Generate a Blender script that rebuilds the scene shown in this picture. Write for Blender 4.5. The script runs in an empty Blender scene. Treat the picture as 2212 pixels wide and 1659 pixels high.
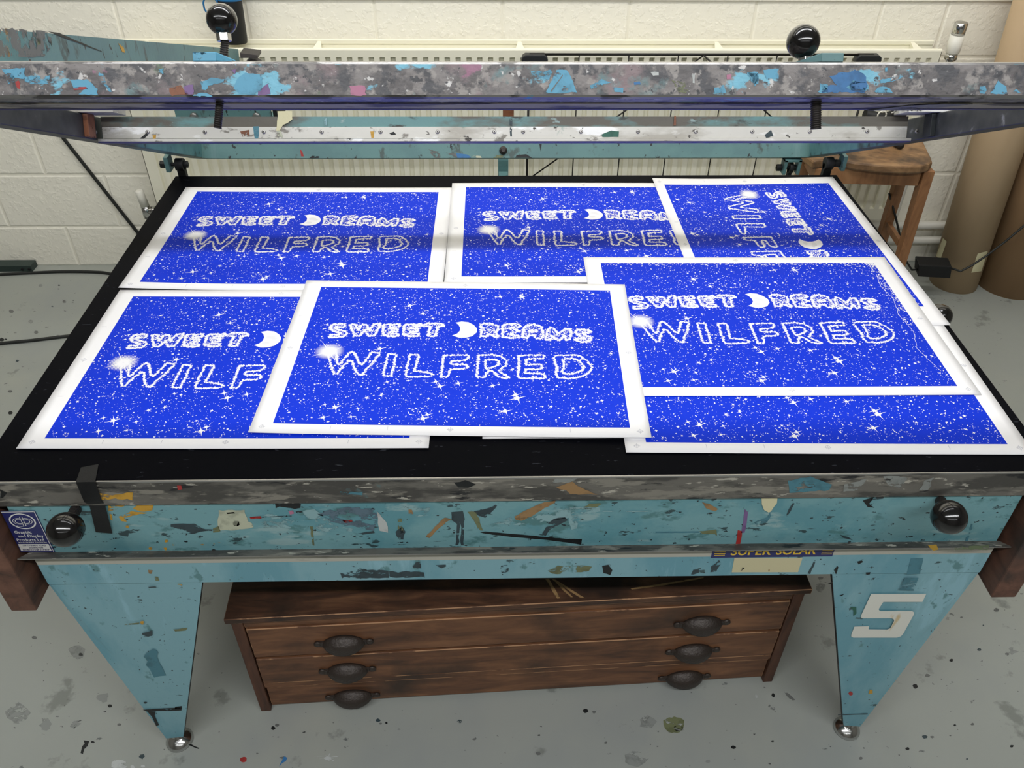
import bpy, bmesh, math, random
from mathutils import Vector, Matrix
C = bpy.context.scene.collection
SC = bpy.context.scene
# ------------------------------------------------------------------ camera
# world: X right along the table, Y away from the viewer, Z up; Z = 0 is the table bed, floor at FL
FL = -0.865
F_PX, PITCH, ROLL, YAW = 1789.05, 0.683325, -0.0106346, -0.0290233
CAM = Vector((-0.046738, -1.536289, 0.983329))
cp, sp_ = math.cos(PITCH), math.sin(PITCH)
_r, _d, _f = Vector((1, 0, 0)), Vector((0, -sp_, -cp)), Vector((0, cp, -sp_))
cr, sr = math.cos(ROLL), math.sin(ROLL)
_r, _d = cr*_r + sr*_d, -sr*_r + cr*_d
_Z = Matrix.Rotation(YAW, 3, 'Z')
CR, CD, CF = _Z @ _r, _Z @ _d, _Z @ _f
cam_data = bpy.data.cameras.new('camera')
cam_data.sensor_width = 36.0
cam_data.lens = F_PX/2212*36.0
cam_data.clip_start = 0.01
cam = bpy.data.objects.new('camera', cam_data)
cam.matrix_world = Matrix(((CR.x, -CD.x, -CF.x, CAM.x), (CR.y, -CD.y, -CF.y, CAM.y), (CR.z, -CD.z, -CF.z, CAM.z), (0, 0, 0, 1)))
C.objects.link(cam)
SC.camera = cam
# ------------------------------------------------------------------ light and exposure
SC.view_settings.view_transform = 'Standard'
SC.view_settings.look = 'None'
SC.view_settings.exposure = 0.38
SC.view_settings.gamma = 1.0
SC.view_settings.use_curve_mapping = False
w = bpy.data.worlds.new('world'); SC.world = w
w.use_nodes = True
w.node_tree.nodes['Background'].inputs[0].default_value = (0.9, 0.92, 1.0, 1)
w.node_tree.nodes['Background'].inputs[1].default_value = 0.05
CEIL = 1.98
def lamp(name, x, y, lx, ly, power, col, tilt=0.0):
    d = bpy.data.lights.new(name, 'AREA'); d.shape = 'RECTANGLE'; d.size = lx; d.size_y = ly
    d.energy = power; d.color = col
    o = bpy.data.objects.new(name, d); C.objects.link(o); o.location = (x, y, CEIL-0.06); o.rotation_euler = (tilt, 0, 0)
WARM = (1.0, 0.965, 0.90)
COOL = (0.975, 0.985, 1.0)
lamp('ceiling_or_fill_light', 0.0, -1.95, 4.2, 0.12, 50, COOL)
lamp('ceiling_or_fill_light', 0.0, -0.12, 2.4, 0.14, 19, COOL)
lamp('ceiling_or_fill_light', 0.0, -3.7, 4.2, 0.14, 12, COOL)
lamp('ceiling_or_fill_light', 0.0, 0.5, 4.8, 0.14, 46, WARM, math.radians(82))     # added fill lamp, out of view, tilted to brighten the back wall

# ------------------------------------------------------------------ helpers
def ray(u, v):
    return CR*((u-1106)/F_PX) + CD*((v-829.5)/F_PX) + CF
def px(u, v, axis, val):            # where the sight line through a photo pixel meets the plane axis = val
    d = ray(u, v); a = 'xyz'.index(axis)
    return CAM + d*((val-CAM[a])/d[a])
def pxn(u, v, pt, n):
    d = ray(u, v); return CAM + d*(((pt-CAM).dot(n))/d.dot(n))
def srgb(r, g, b):
    f = lambda c: (c/12.92 if c <= 0.04045 else ((c+0.055)/1.055)**2.4)
    return (f(r/255), f(g/255), f(b/255), 1)
def tag(o, label, cat, group=None, kind=None):
    o['label'] = label; o['category'] = cat
    if group: o['group'] = group
    if kind: o['kind'] = kind
    return o
ROOT = {}
def thing(name, label, cat, loc=(0, 0, 0), rotz=0, group=None):
    o = bpy.data.objects.new(name, None); C.objects.link(o); o.empty_display_size = 0.05
    o.location = loc; o.rotation_euler = (0, 0, rotz)
    tag(o, label, cat, group); ROOT[o] = Vector(loc)
    return o
def rootloc(o):
    while o.parent: o = o.parent
    return ROOT.get(o, Vector((0, 0, 0)))
class MB:
    """collects geometry in world coordinates; build() links it as one mesh object"""
    def __init__(s): s.v = []; s.f = []; s.m = []; s.sm = []
    def add(s, verts, faces, mi=0, smooth=False):
        b = len(s.v); s.v += [Vector(p) for p in verts]
        for f in faces: s.f.append([i+b for i in f]); s.m.append(mi); s.sm.append(smooth)
        return s
    def box(s, x0, x1, y0, y1, z0, z1, mi=0, mat=None):
        v = [Vector((x, y, z)) for z in (z0, z1) for y in (y0, y1) for x in (x0, x1)]
        if mat is not None: v = [mat @ p for p in v]
        return s.add(v, [(0, 2, 3, 1), (4, 5, 7, 6), (0, 1, 5, 4), (2, 6, 7, 3), (0, 4, 6, 2), (1, 3, 7, 5)], mi)
    def hexa(s, b, t, mi=0):           # bottom quad, top quad (same winding)
        n = len(b); v = list(b)+list(t)
        return s.add(v, [tuple(range(n-1, -1, -1)), tuple(range(n, 2*n))]+[(i, (i+1) % n, n+(i+1) % n, n+i) for i in range(n)], mi)
    def prism(s, poly, off, mi=0):     # polygon of points extruded by a vector
        off = Vector(off); return s.hexa([Vector(p) for p in poly], [Vector(p)+off for p in poly], mi)
    def poly(s, pts, mi=0): return s.add(pts, [tuple(range(len(pts)))], mi)
    def lathe(s, prof, base, axis, seg=24, mi=0, smooth=True):   # prof: (radius, height along axis)
        a = Vector(axis).normalized(); t = Vector((1, 0, 0)) if abs(a.x) < .9 else Vector((0, 1, 0))
        e1 = a.cross(t).normalized(); e2 = a.cross(e1); base = Vector(base)
        n = len(prof); v = []
        for r, h in prof:
            for k in range(seg):
                q = 2*math.pi*k/seg; v.append(base+a*h+e1*(r*math.cos(q))+e2*(r*math.sin(q)))
        f = [(i*seg+k, i*seg+(k+1) % seg, (i+1)*seg+(k+1) % seg, (i+1)*seg+k) for i in range(n-1) for k in range(seg)]
        s.add(v, f, mi, smooth)
        b = len(s.v)-len(v)
        for i, rev in ((0, True), (n-1, False)):
            if prof[i][0] > 1e-6:
                r = [b+i*seg+k for k in range(seg)]; s.f.append(r[::-1] if rev else r); s.m.append(mi); s.sm.append(False)
        return s
    def cyl(s, p, q, r, seg=16, mi=0, r2=None):
        p, q = Vector(p), Vector(q); return s.lathe([(r, 0), (r if r2 is None else r2, (q-p).length)], p, q-p, seg, mi)
    def ball(s, c, r, mi=0, seg=28, rings=16, axis=(0, 0, 1)):
        return s.lathe([(max(r*math.sin(math.pi*i/rings), 1e-5), -r*math.cos(math.pi*i/rings)) for i in range(rings+1)], c, axis, seg, mi)
    def tube(s, pts, r, seg=10, mi=0):
        pts = [Vector(p) for p in pts]; n = len(pts); v = []; up = None
        for i, p in enumerate(pts):
            d = (pts[min(i+1, n-1)]-pts[max(i-1, 0)]).normalized()
            if up is None: up = d.orthogonal().normalized()
            up = (up-d*up.dot(d)).normalized(); e2 = d.cross(up)
            for k in range(seg):
                q = 2*math.pi*k/seg; v.append(p+up*(r*math.cos(q))+e2*(r*math.sin(q)))
        f = [(i*seg+k, i*seg+(k+1) % seg, (i+1)*seg+(k+1) % seg, (i+1)*seg+k) for i in range(n-1) for k in range(seg)]
        f += []
        s.add(v, f, mi, True); b = len(s.v)-len(v)
        s.f += [[b+k for k in range(seg)][::-1], [b+(n-1)*seg+k for k in range(seg)]]; s.m += [mi, mi]; s.sm += [False, False]
        return s
    def build(s, name, mats, parent=None, bevel=0, local=False):
        off = Vector((0, 0, 0)) if (parent is None or local) else rootloc(parent)
        me = bpy.data.meshes.new(name); me.from_pydata([p-off for p in s.v], [], s.f)
        if not isinstance(mats, (list, tuple)): mats = [mats]
        for m in mats: me.materials.append(m)
        me.polygons.foreach_set('material_index', s.m); me.polygons.foreach_set('use_smooth', s.sm)
        if len(s.f) < 4000 and bevel >= 0:
            bm = bmesh.new(); bm.from_mesh(me); bmesh.ops.recalc_face_normals(bm, faces=bm.faces[:]); bm.to_mesh(me); bm.free()
        me.update()
        o = bpy.data.objects.new(name, me); C.objects.link(o)
        if parent is not None: o.parent = parent
        if bevel > 0:
            b = o.modifiers.new('bevel', 'BEVEL'); b.width = bevel; b.segments = 2; b.limit_method = 'ANGLE'; b.angle_limit = math.radians(40)
            b.harden_normals = False
        return o
RNG = random.Random(7)
def rough(pts, amp, step=None):       # ragged outline for a paint mark
    out = []; n = len(pts)
    for i in range(n):
        a, b = Vector(pts[i]), Vector(pts[(i+1) % n]); L = (b-a).length
        k = max(1, int(L/(step or 4*amp)))
        for j in range(k):
            p = a.lerp(b, j/k); q = (b-a).normalized() if L > 1e-9 else Vector((0, 0, 0))
            j1, j2 = RNG.uniform(-1, 1)*amp, RNG.uniform(-.5, .5)*amp
            out.append((p, j1, j2))
    return out
def mark(mb, pts2, fn, mi, amp=3.0, step=9):   # paint mark drawn with photo pixels on a real plane, fn maps a pixel to the plane
    r = rough([Vector((x, y)) for x, y in pts2], amp, step)
    P = [fn(p.x+j1, p.y+j2) for p, j1, j2 in r]
    mb.poly(P, mi)
# ---- materials
def newmat(name):
    m = bpy.data.materials.new(name); m.use_nodes = True; nt = m.node_tree
    return m, nt, nt.nodes['Principled BSDF']
def mat(name, col, rough=0.5, metal=0.0, layers=(), bump=0.0, bscale=200, coat=0.0, rvar=0.0, spec=0.5):
    """layers: (colour, scale, threshold, softness, (sx,sy,sz), detail, seed)"""
    m, nt, b = newmat(name); N, L = nt.nodes, nt.links
    b.inputs['Roughness'].default_value = rough; b.inputs['Metallic'].default_value = metal
    b.inputs['Specular IOR Level'].default_value = spec
    if coat: b.inputs['Coat Weight'].default_value = coat
    tc = N.new('ShaderNodeTexCoord'); cur = None
    b.inputs['Base Color'].default_value = col
    for i, (c, sc, th, soft, st, det, seed) in enumerate(layers):
        mp = N.new('ShaderNodeMapping'); mp.inputs['Scale'].default_value = st; mp.inputs['Location'].default_value = (seed*3.1, seed*1.7, seed*2.3)
        L.new(tc.outputs['Object'], mp.inputs['Vector'])
        nz = N.new('ShaderNodeTexNoise'); nz.inputs['Scale'].default_value = sc; nz.inputs['Detail'].default_value = det; nz.inputs['Roughness'].default_value = 0.6
        L.new(mp.outputs[0], nz.inputs['Vector'])
        mr = N.new('ShaderNodeMapRange'); mr.inputs['From Min'].default_value = th; mr.inputs['From Max'].default_value = th+soft
        L.new(nz.outputs['Fac'], mr.inputs['Value'])
        mx = N.new('ShaderNodeMix'); mx.data_type = 'RGBA'
        L.new(mr.outputs[0], mx.inputs['Factor'])
        if cur is None: mx.inputs['A'].default_value = col
        else: L.new(cur, mx.inputs['A'])
        mx.inputs['B'].default_value = c
        cur = mx.outputs['Result']
    if cur is not None: L.new(cur, b.inputs['Base Color'])
    if bump or rvar:
        nz = N.new('ShaderNodeTexNoise'); nz.inputs['Scale'].default_value = bscale; nz.inputs['Detail'].default_value = 4
        L.new(tc.outputs['Object'], nz.inputs['Vector'])
        if bump:
            bp = N.new('ShaderNodeBump'); bp.inputs['Strength'].default_value = bump; bp.inputs['Distance'].default_value = 0.004
            L.new(nz.outputs['Fac'], bp.inputs['Height']); L.new(bp.outputs[0], b.inputs['Normal'])
        if rvar:
            mr = N.new('ShaderNodeMapRange'); mr.inputs['To Min'].default_value = max(0, rough-rvar); mr.inputs['To Max'].default_value = rough+rvar
            L.new(nz.outputs['Fac'], mr.inputs['Value']); L.new(mr.outputs[0], b.inputs['Roughness'])
    return m
def woodmat(name, c1, c2, c3, scale, stretch, rough=0.5, coat=0.0, dirt=None):
    m, nt, b = newmat(name); N, L = nt.nodes, nt.links
    tc = N.new('ShaderNodeTexCoord'); mp = N.new('ShaderNodeMapping'); mp.inputs['Scale'].default_value = stretch
    L.new(tc.outputs['Object'], mp.inputs['Vector'])
    nz = N.new('ShaderNodeTexNoise'); nz.inputs['Scale'].default_value = scale; nz.inputs['Detail'].default_value = 8; nz.inputs['Roughness'].default_value = .62; nz.inputs['Distortion'].default_value = .6
    L.new(mp.outputs[0], nz.inputs['Vector'])
    rp = N.new('ShaderNodeValToRGB'); e = rp.color_ramp.elements
    e[0].position = .3; e[0].color = c1; e[1].position = .72; e[1].color = c3
    k = rp.color_ramp.elements.new(.5); k.color = c2
    L.new(nz.outputs['Fac'], rp.inputs[0]); cur = rp.outputs[0]
    if dirt:
        n2 = N.new('ShaderNodeTexNoise'); n2.inputs['Scale'].default_value = dirt[1]; n2.inputs['Detail'].default_value = 6
        L.new(tc.outputs['Object'], n2.inputs['Vector'])
        mr = N.new('ShaderNodeMapRange'); mr.inputs['From Min'].default_value = dirt[2]; mr.inputs['From Max'].default_value = dirt[2]+.16
        L.new(n2.outputs['Fac'], mr.inputs['Value'])
        mx = N.new('ShaderNodeMix'); mx.data_type = 'RGBA'; L.new(mr.outputs[0], mx.inputs['Factor']); L.new(cur, mx.inputs['A']); mx.inputs['B'].default_value = dirt[0]; cur = mx.outputs['Result']
    L.new(cur, b.inputs['Base Color']); b.inputs['Roughness'].default_value = rough
    bp = N.new('ShaderNodeBump'); bp.inputs['Strength'].default_value = .25; bp.inputs['Distance'].default_value = .002
    L.new(nz.outputs['Fac'], bp.inputs['Height']); L.new(bp.outputs[0], b.inputs['Normal'])
    return m
U1 = (1, 1, 1)
M = {}
TEAL = srgb(114, 160, 166)
M['teal'] = mat('teal_paint', TEAL, .42, 0, [
    (srgb(92, 146, 156), 6, .48, .12, U1, 5, 1), (srgb(80, 126, 128), 22, .58, .06, (.6, 1, 1), 6, 2),
    (srgb(140, 172, 174), 12, .62, .05, (.6, 1, 1.6), 6, 3), (srgb(48, 72, 76), 50, .63, .03, (.5, 1, 1), 4, 4), (srgb(150, 132, 84), 18, .695, .02, U1, 5, 70),
    (srgb(28, 38, 42), 95, .665, .02, (.7, 1, 1), 3, 5), (srgb(40, 50, 52), 30, .675, .02, (.35, 1, 2), 6, 71)], bump=.12, bscale=90)
M['teal_clean'] = mat('teal_leg_paint', srgb(128, 172, 182), .4, 0, [
    (srgb(104, 156, 170), 6, .48, .12, (1, 1, .35), 6, 6), (srgb(140, 184, 196), 9, .58, .06, (1.4, 1, .3), 6, 72), (srgb(92, 136, 140), 24, .62, .05, (1, 1, .6), 5, 7), (srgb(62, 88, 92), 55, .67, .02, (.5, 1, 1), 4, 8), (srgb(34, 48, 52), 100, .69, .02, U1, 3, 73)], bump=.1, bscale=60)
M['teal_old'] = mat('worn_teal_paint', srgb(98, 136, 136), .5, 0, [
    (srgb(92, 128, 130), 6, .48, .1, U1, 5, 9), (srgb(76, 92, 90), 20, .6, .06, (1, 1, .5), 6, 10), (srgb(40, 46, 46), 60, .655, .02, (1, 1, .5), 4, 11)], bump=.1, bscale=80)
M['dirty_trim'] = mat('inky_grey_trim', srgb(108, 105, 98), .5, .1, [
    (srgb(72, 70, 66), 18, .46, .08, (.4, 1, 1.4), 9, 12), (srgb(134, 130, 120), 24, .55, .05, (.4, 1, 1.6), 8, 13), (srgb(34, 34, 36), 26, .59, .04, (.4, 1, 1.5), 8, 14),
    (srgb(176, 172, 160), 60, .63, .02, (.4, 1, 1.5), 6, 15), (srgb(90, 116, 118), 9, .65, .04, U1, 6, 16)], bump=.25, bscale=70)
M['bar'] = mat('paint_spattered_aluminium', srgb(116, 111, 109), .38, .1, [
    (srgb(84, 80, 80), 22, .43, .08, U1, 10, 17), (srgb(136, 131, 127), 48, .53, .06, U1, 10, 18), (srgb(60, 60, 64), 34, .52, .06, U1, 10, 19),
    (srgb(120, 104, 106), 13, .57, .08, U1, 8, 20), (srgb(92, 116, 118), 15, .6, .06, U1, 8, 74), (srgb(104, 168, 190), 13, .605, .02, (.6, 1, 1), 9, 21), (srgb(190, 188, 186), 75, .635, .03, U1, 6, 22), (srgb(50, 50, 54), 90, .63, .02, U1, 6, 75), (srgb(140, 96, 118), 16, .665, .03, U1, 7, 23), (srgb(92, 112, 84), 10, .655, .05, U1, 7, 60)], bump=.2, bscale=60)
M['bar_edge'] = mat('worn_bare_aluminium_edge', srgb(150, 148, 146), .3, .7, [(srgb(90, 88, 86), 26, .52, .05, (.4, 1, 1), 6, 76), (srgb(104, 160, 180), 14, .63, .02, (.5, 1, 1), 6, 77)], bump=.1, bscale=60)
M['silver'] = mat('worn_aluminium_strip', srgb(196, 194, 186), .42, .35, [
    (srgb(164, 160, 150), 12, .48, .1, (.3, 1, 1), 7, 24), (srgb(126, 122, 114), 40, .59, .05, (.5, 1, 1), 7, 25), (srgb(226, 226, 224), 24, .56, .06, (.3, 1, 1), 6, 26), (srgb(70, 66, 62), 60, .65, .02, (.6, 1, 1), 5, 78), (srgb(110, 136, 126), 7, .65, .04, U1, 6, 27), (srgb(166, 134, 120), 8, .655, .04, U1, 6, 28)], bump=.08, bscale=70)
M['clampface'] = mat('smeared_teal_steel', srgb(102, 142, 142), .5, .1, [
    (srgb(96, 92, 84), 7, .47, .07, (.35, 1, 1), 7, 29), (srgb(60, 64, 62), 22, .6, .05, (.5, 1, 1.5), 5, 30), (srgb(140, 160, 158), 36, .66, .04, (.5, 1, 1), 4, 31)], bump=.15, bscale=60)
M['ink_dark'] = mat('ink_stained_dark_metal', srgb(40, 44, 46), .5, .2, [(srgb(70, 72, 72), 16, .58, .06, U1, 6, 32), (srgb(36, 36, 66), 3, .6, .05, (1, 1, 1), 3, 33), (srgb(128, 128, 132), 40, .70, .03, U1, 4, 34)], bump=.2, bscale=60)
M['olive'] = mat('ink_stained_jaw', srgb(160, 152, 122), .55, 0, [(srgb(58, 52, 44), 13, .5, .06, (.5, 1, 1), 8, 35), (srgb(130, 76, 56), 5, .64, .04, U1, 4, 36)], bump=.15, bscale=60)
M['blue_lip'] = mat('blue_ink_edge', srgb(58, 56, 112), .5, 0, [(srgb(40, 40, 60), 6, .55, .1, (.5, 1, 1), 4, 37)])
M['black_bed'] = mat('black_laminate', srgb(7, 8, 13), .5, 0, [(srgb(11, 12, 18), 3, .52, .2, U1, 5, 38), (srgb(48, 50, 56), 150, .70, .02, (.3, 1.2, 1), 2, 39)], rvar=.05, bscale=12, spec=.03)
M['ball'] = mat('black_bakelite', srgb(16, 15, 15), .16, 0, [(srgb(92, 90, 86), 42, .69, .02, U1, 5, 40)], coat=.4)
M['dark_metal'] = mat('dark_steel', srgb(62, 58, 56), .42, .5, bump=.1)
M['black'] = mat('matt_black', srgb(17, 18, 19), .6)
M['black_tape'] = mat('black_cloth_tape', srgb(14, 15, 17), .62, bump=.1, bscale=500)
M['chrome'] = mat('chrome', srgb(200, 200, 198), .18, 1)
M['steel'] = mat('steel', srgb(170, 168, 166), .35, .9)
M['masking'] = mat('masking_tape', srgb(214, 208, 170), .7, bump=.1)
M['cream_sticker'] = mat('cream_sticker', srgb(204, 196, 158), .55, 0, [(srgb(170, 160, 124), 20, .66, .05, U1, 4, 41)])
M['white_strip'] = mat('grey_white_strip', srgb(178, 176, 164), .5, 0, [(srgb(140, 138, 128), 20, .6, .08, (.4, 1, 1), 4, 42)])
M['navy'] = mat('navy_sticker', srgb(34, 38, 98), .4)
M['white'] = mat('white_enamel', srgb(226, 226, 222), .45)
M['yellow'] = mat('yellow_ink', srgb(222, 184, 58), .5)
M['number'] = mat('white_vinyl_number', srgb(222, 222, 212), .45, 0, [(srgb(206, 186, 146), 9, .66, .05, (3, 1, .6), 3, 43)])
PC = dict(p_yellow=(196, 150, 52), p_cream=(186, 190, 166), p_slate=(50, 66, 72), p_black=(16, 20, 22), p_red=(166, 48, 46), p_pink=(176, 116, 142), p_pale=(136, 172, 176), p_white=(186, 190, 188), p_tan=(152, 120, 80),
          p_greyblue=(90, 112, 126), p_olive=(112, 118, 84), p_green=(40, 96, 80), p_sky=(92, 160, 190), p_blue=(52, 112, 166), p_purple=(120, 92, 140), p_rust=(132, 82, 56), p_tealdark=(74, 126, 140), p_grey=(104, 106, 104), p_mid=(136, 140, 136))
def flake(m, scale, th, stretch):      # chipped paint: holes where it has flaked away
    nt = m.node_tree; N, L = nt.nodes, nt.links; b = N['Principled BSDF']
    tc = N.new('ShaderNodeTexCoord'); mp = N.new('ShaderNodeMapping'); mp.inputs['Scale'].default_value = stretch; L.new(tc.outputs['Object'], mp.inputs['Vector'])
    nz = N.new('ShaderNodeTexNoise'); nz.inputs['Scale'].default_value = scale; nz.inputs['Detail'].default_value = 9; nz.inputs['Roughness'].default_value = .7
    L.new(mp.outputs[0], nz.inputs['Vector'])
    mr = N.new('ShaderNodeMapRange'); mr.inputs['From Min'].default_value = th; mr.inputs['From Max'].default_value = th+.03
    L.new(nz.outputs['Fac'], mr.inputs['Value']); L.new(mr.outputs[0], b.inputs['Alpha'])
for k, v in PC.items():
    M[k] = mat('dried_'+k[2:]+'_paint', srgb(*v), .5, 0, [(tuple(c*.75 for c in srgb(*v)[:3])+(1,), 40, .5, .12, U1, 6, 44)])
    flake(M[k], 34, {'p_pale': .47, 'p_greyblue': .46, 'p_slate': .45, 'p_sky': .46, 'p_cream': .40, 'p_yellow': .42, 'p_grey': .44, 'p_mid': .44, 'p_olive': .45, 'p_tealdark': .40}.get(k, .37), (.6, 1, 1))
M['paper'] = mat('white_paper', srgb(243, 242, 243), .55)
M['print_blue'] = mat('blue_screen_ink', srgb(13, 52, 206), .6, spec=.1)
M['print_white'] = mat('unprinted_paper', srgb(240, 239, 243), .55)
M['reg_grey'] = mat('grey_registration_ink', srgb(190, 190, 200), .6)
M['moon_shade'] = mat('pale_moon_tint', srgb(226, 226, 230), .6)
M['rad'] = mat('cream_radiator_enamel', srgb(236, 233, 214), .4)
M['cap'] = mat('white_plastic', srgb(226, 224, 214), .4)
M['pipe'] = mat('white_painted_pipe', srgb(220, 218, 208), .4)
M['rack'] = mat('black_wire', srgb(34, 32, 28), .45, .3)
M['rackcap'] = mat('black_plastic_corner', srgb(34, 36, 38), .5)
M['kraft'] = mat('brown_cardboard_tube', srgb(182, 158, 126), .75, 0, [(srgb(168, 144, 112), 3, .5, .2, (1, 1, .3), 4, 45)])
M['kraft2'] = mat('dark_cardboard_tube', srgb(158, 126, 92), .75, 0, [(srgb(142, 112, 80), 3, .5, .2, (1, 1, .3), 4, 46)])
M['blue_trim'] = mat('blue_nylon', srgb(36, 112, 168), .5)
M['chest'] = woodmat('worn_brown_wood', srgb(70, 46, 31), srgb(106, 70, 46), srgb(134, 92, 61), 6, (1, 4, 6), .5, dirt=(srgb(58, 40, 28), 5, .54))
M['chest_edge'] = mat('lit_wood_edge', srgb(172, 130, 94), .6, 0, [(srgb(100, 66, 44), 20, .5, .08, (.6, 1, 1), 6, 79)])  # paler bevel colour paints in the light caught by the chest edges
M['chest_top'] = woodmat('dark_stained_wood', srgb(46, 30, 21), srgb(78, 50, 34), srgb(110, 76, 52), 7, (1, 6, 4), .5, dirt=(srgb(44, 30, 22), 6, .5))
M['chest_dark'] = woodmat('dark_wood_stile', srgb(54, 34, 24), srgb(84, 52, 36), srgb(104, 68, 46), 7, (5, 5, 1), .55)
M['iron'] = mat('dark_cast_iron', srgb(58, 50, 45), .45, .3, bump=.35, bscale=160)
M['board'] = woodmat('stained_side_board', srgb(60, 42, 34), srgb(98, 66, 52), srgb(118, 82, 66), 7, (4, 1, 4), .6, dirt=(srgb(42, 40, 38), 6, .52))
M['stool'] = woodmat('honey_brown_wood', srgb(112, 76, 48), srgb(148, 104, 68), srgb(168, 124, 84), 6, (4, 4, 1), .45)
M['stool_seat'] = woodmat('scuffed_stool_seat', srgb(92, 68, 48), srgb(134, 102, 70), srgb(164, 130, 92), 10, (1.2, 2, 1), .5, dirt=(srgb(62, 48, 38), 9, .52))
M['cable'] = mat('black_cable', srgb(30, 32, 30), .5)
M['bracket'] = mat('dark_green_steel', srgb(46, 60, 56), .55)
# floor and wall
def floor_mat():
    m = mat('grey_floor_paint', srgb(156, 160, 154), .42, 0, [
        (srgb(146, 151, 150), 1.6, .5, .2, U1, 4, 47), (srgb(164, 166, 156), 2.3, .56, .2, U1, 3, 48), (srgb(128, 132, 126), 9, .62, .06, U1, 6, 49), (srgb(100, 104, 102), 22, .675, .03, (1, 1.6, 1), 6, 50), (srgb(66, 68, 68), 60, .70, .02, (1, 1.4, 1), 4, 51)], bump=.04, bscale=40, rvar=.06)
    return m
M['floor'] = floor_mat()
def wall_mat():
    m, nt, b = newmat('cream_painted_block'); N, L = nt.nodes, nt.links
    b.inputs['Base Color'].default_value = srgb(236, 230, 208); b.inputs['Roughness'].default_value = .5
    tc = N.new('ShaderNodeTexCoord')
    n1 = N.new('ShaderNodeTexNoise'); n1.inputs['Scale'].default_value = 55; n1.inputs['Detail'].default_value = 3
    n2 = N.new('ShaderNodeTexVoronoi'); n2.inputs['Scale'].default_value = 75
    n3 = N.new('ShaderNodeTexNoise'); n3.inputs['Scale'].default_value = 3
    for n in (n1, n2, n3): L.new(tc.outputs['Object'], n.inputs['Vector'])
    mr = N.new('ShaderNodeMapRange'); mr.inputs['From Min'].default_value = .0; mr.inputs['From Max'].default_value = .25
    L.new(n2.outputs['Distance'], mr.inputs['Value'])
    gate = N.new('ShaderNodeMapRange'); gate.inputs['From Min'].default_value = .5; gate.inputs['From Max'].default_value = .62; L.new(n1.outputs['Fac'], gate.inputs['Value'])
    mu = N.new('ShaderNodeMath'); mu.operation = 'MULTIPLY'; L.new(mr.outputs[0], mu.inputs[0]); L.new(gate.outputs[0], mu.inputs[1])
    ad = N.new('ShaderNodeMath'); ad.operation = 'ADD'; L.new(mu.outputs[0], ad.inputs[0]); L.new(n1.outputs['Fac'], ad.inputs[1])
    bp = N.new('ShaderNodeBump'); bp.inputs['Strength'].default_value = .22; bp.inputs['Distance'].default_value = .004
    L.new(ad.outputs[0], bp.inputs['Height']); L.new(bp.outputs[0], b.inputs['Normal'])
    rp = N.new('ShaderNodeMix'); rp.data_type = 'RGBA'; rp.inputs['A'].default_value = srgb(250, 247, 234); rp.inputs['B'].default_value = srgb(247, 243, 228)
    L.new(n3.outputs['Fac'], rp.inputs['Factor']); L.new(rp.outputs['Result'], b.inputs['Base Color'])
    return m
M['wall'] = wall_mat()
M['wall_plain'] = mat('cream_wall_paint', srgb(242, 240, 230), .6)
M['wall_far'] = mat('grey_wall_paint', srgb(120, 118, 112), .7)
M['ceiling'] = mat('white_ceiling', srgb(190, 190, 186), .8)
M['joint'] = mat('cream_mortar_joint', srgb(242, 238, 222), .6)
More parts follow.
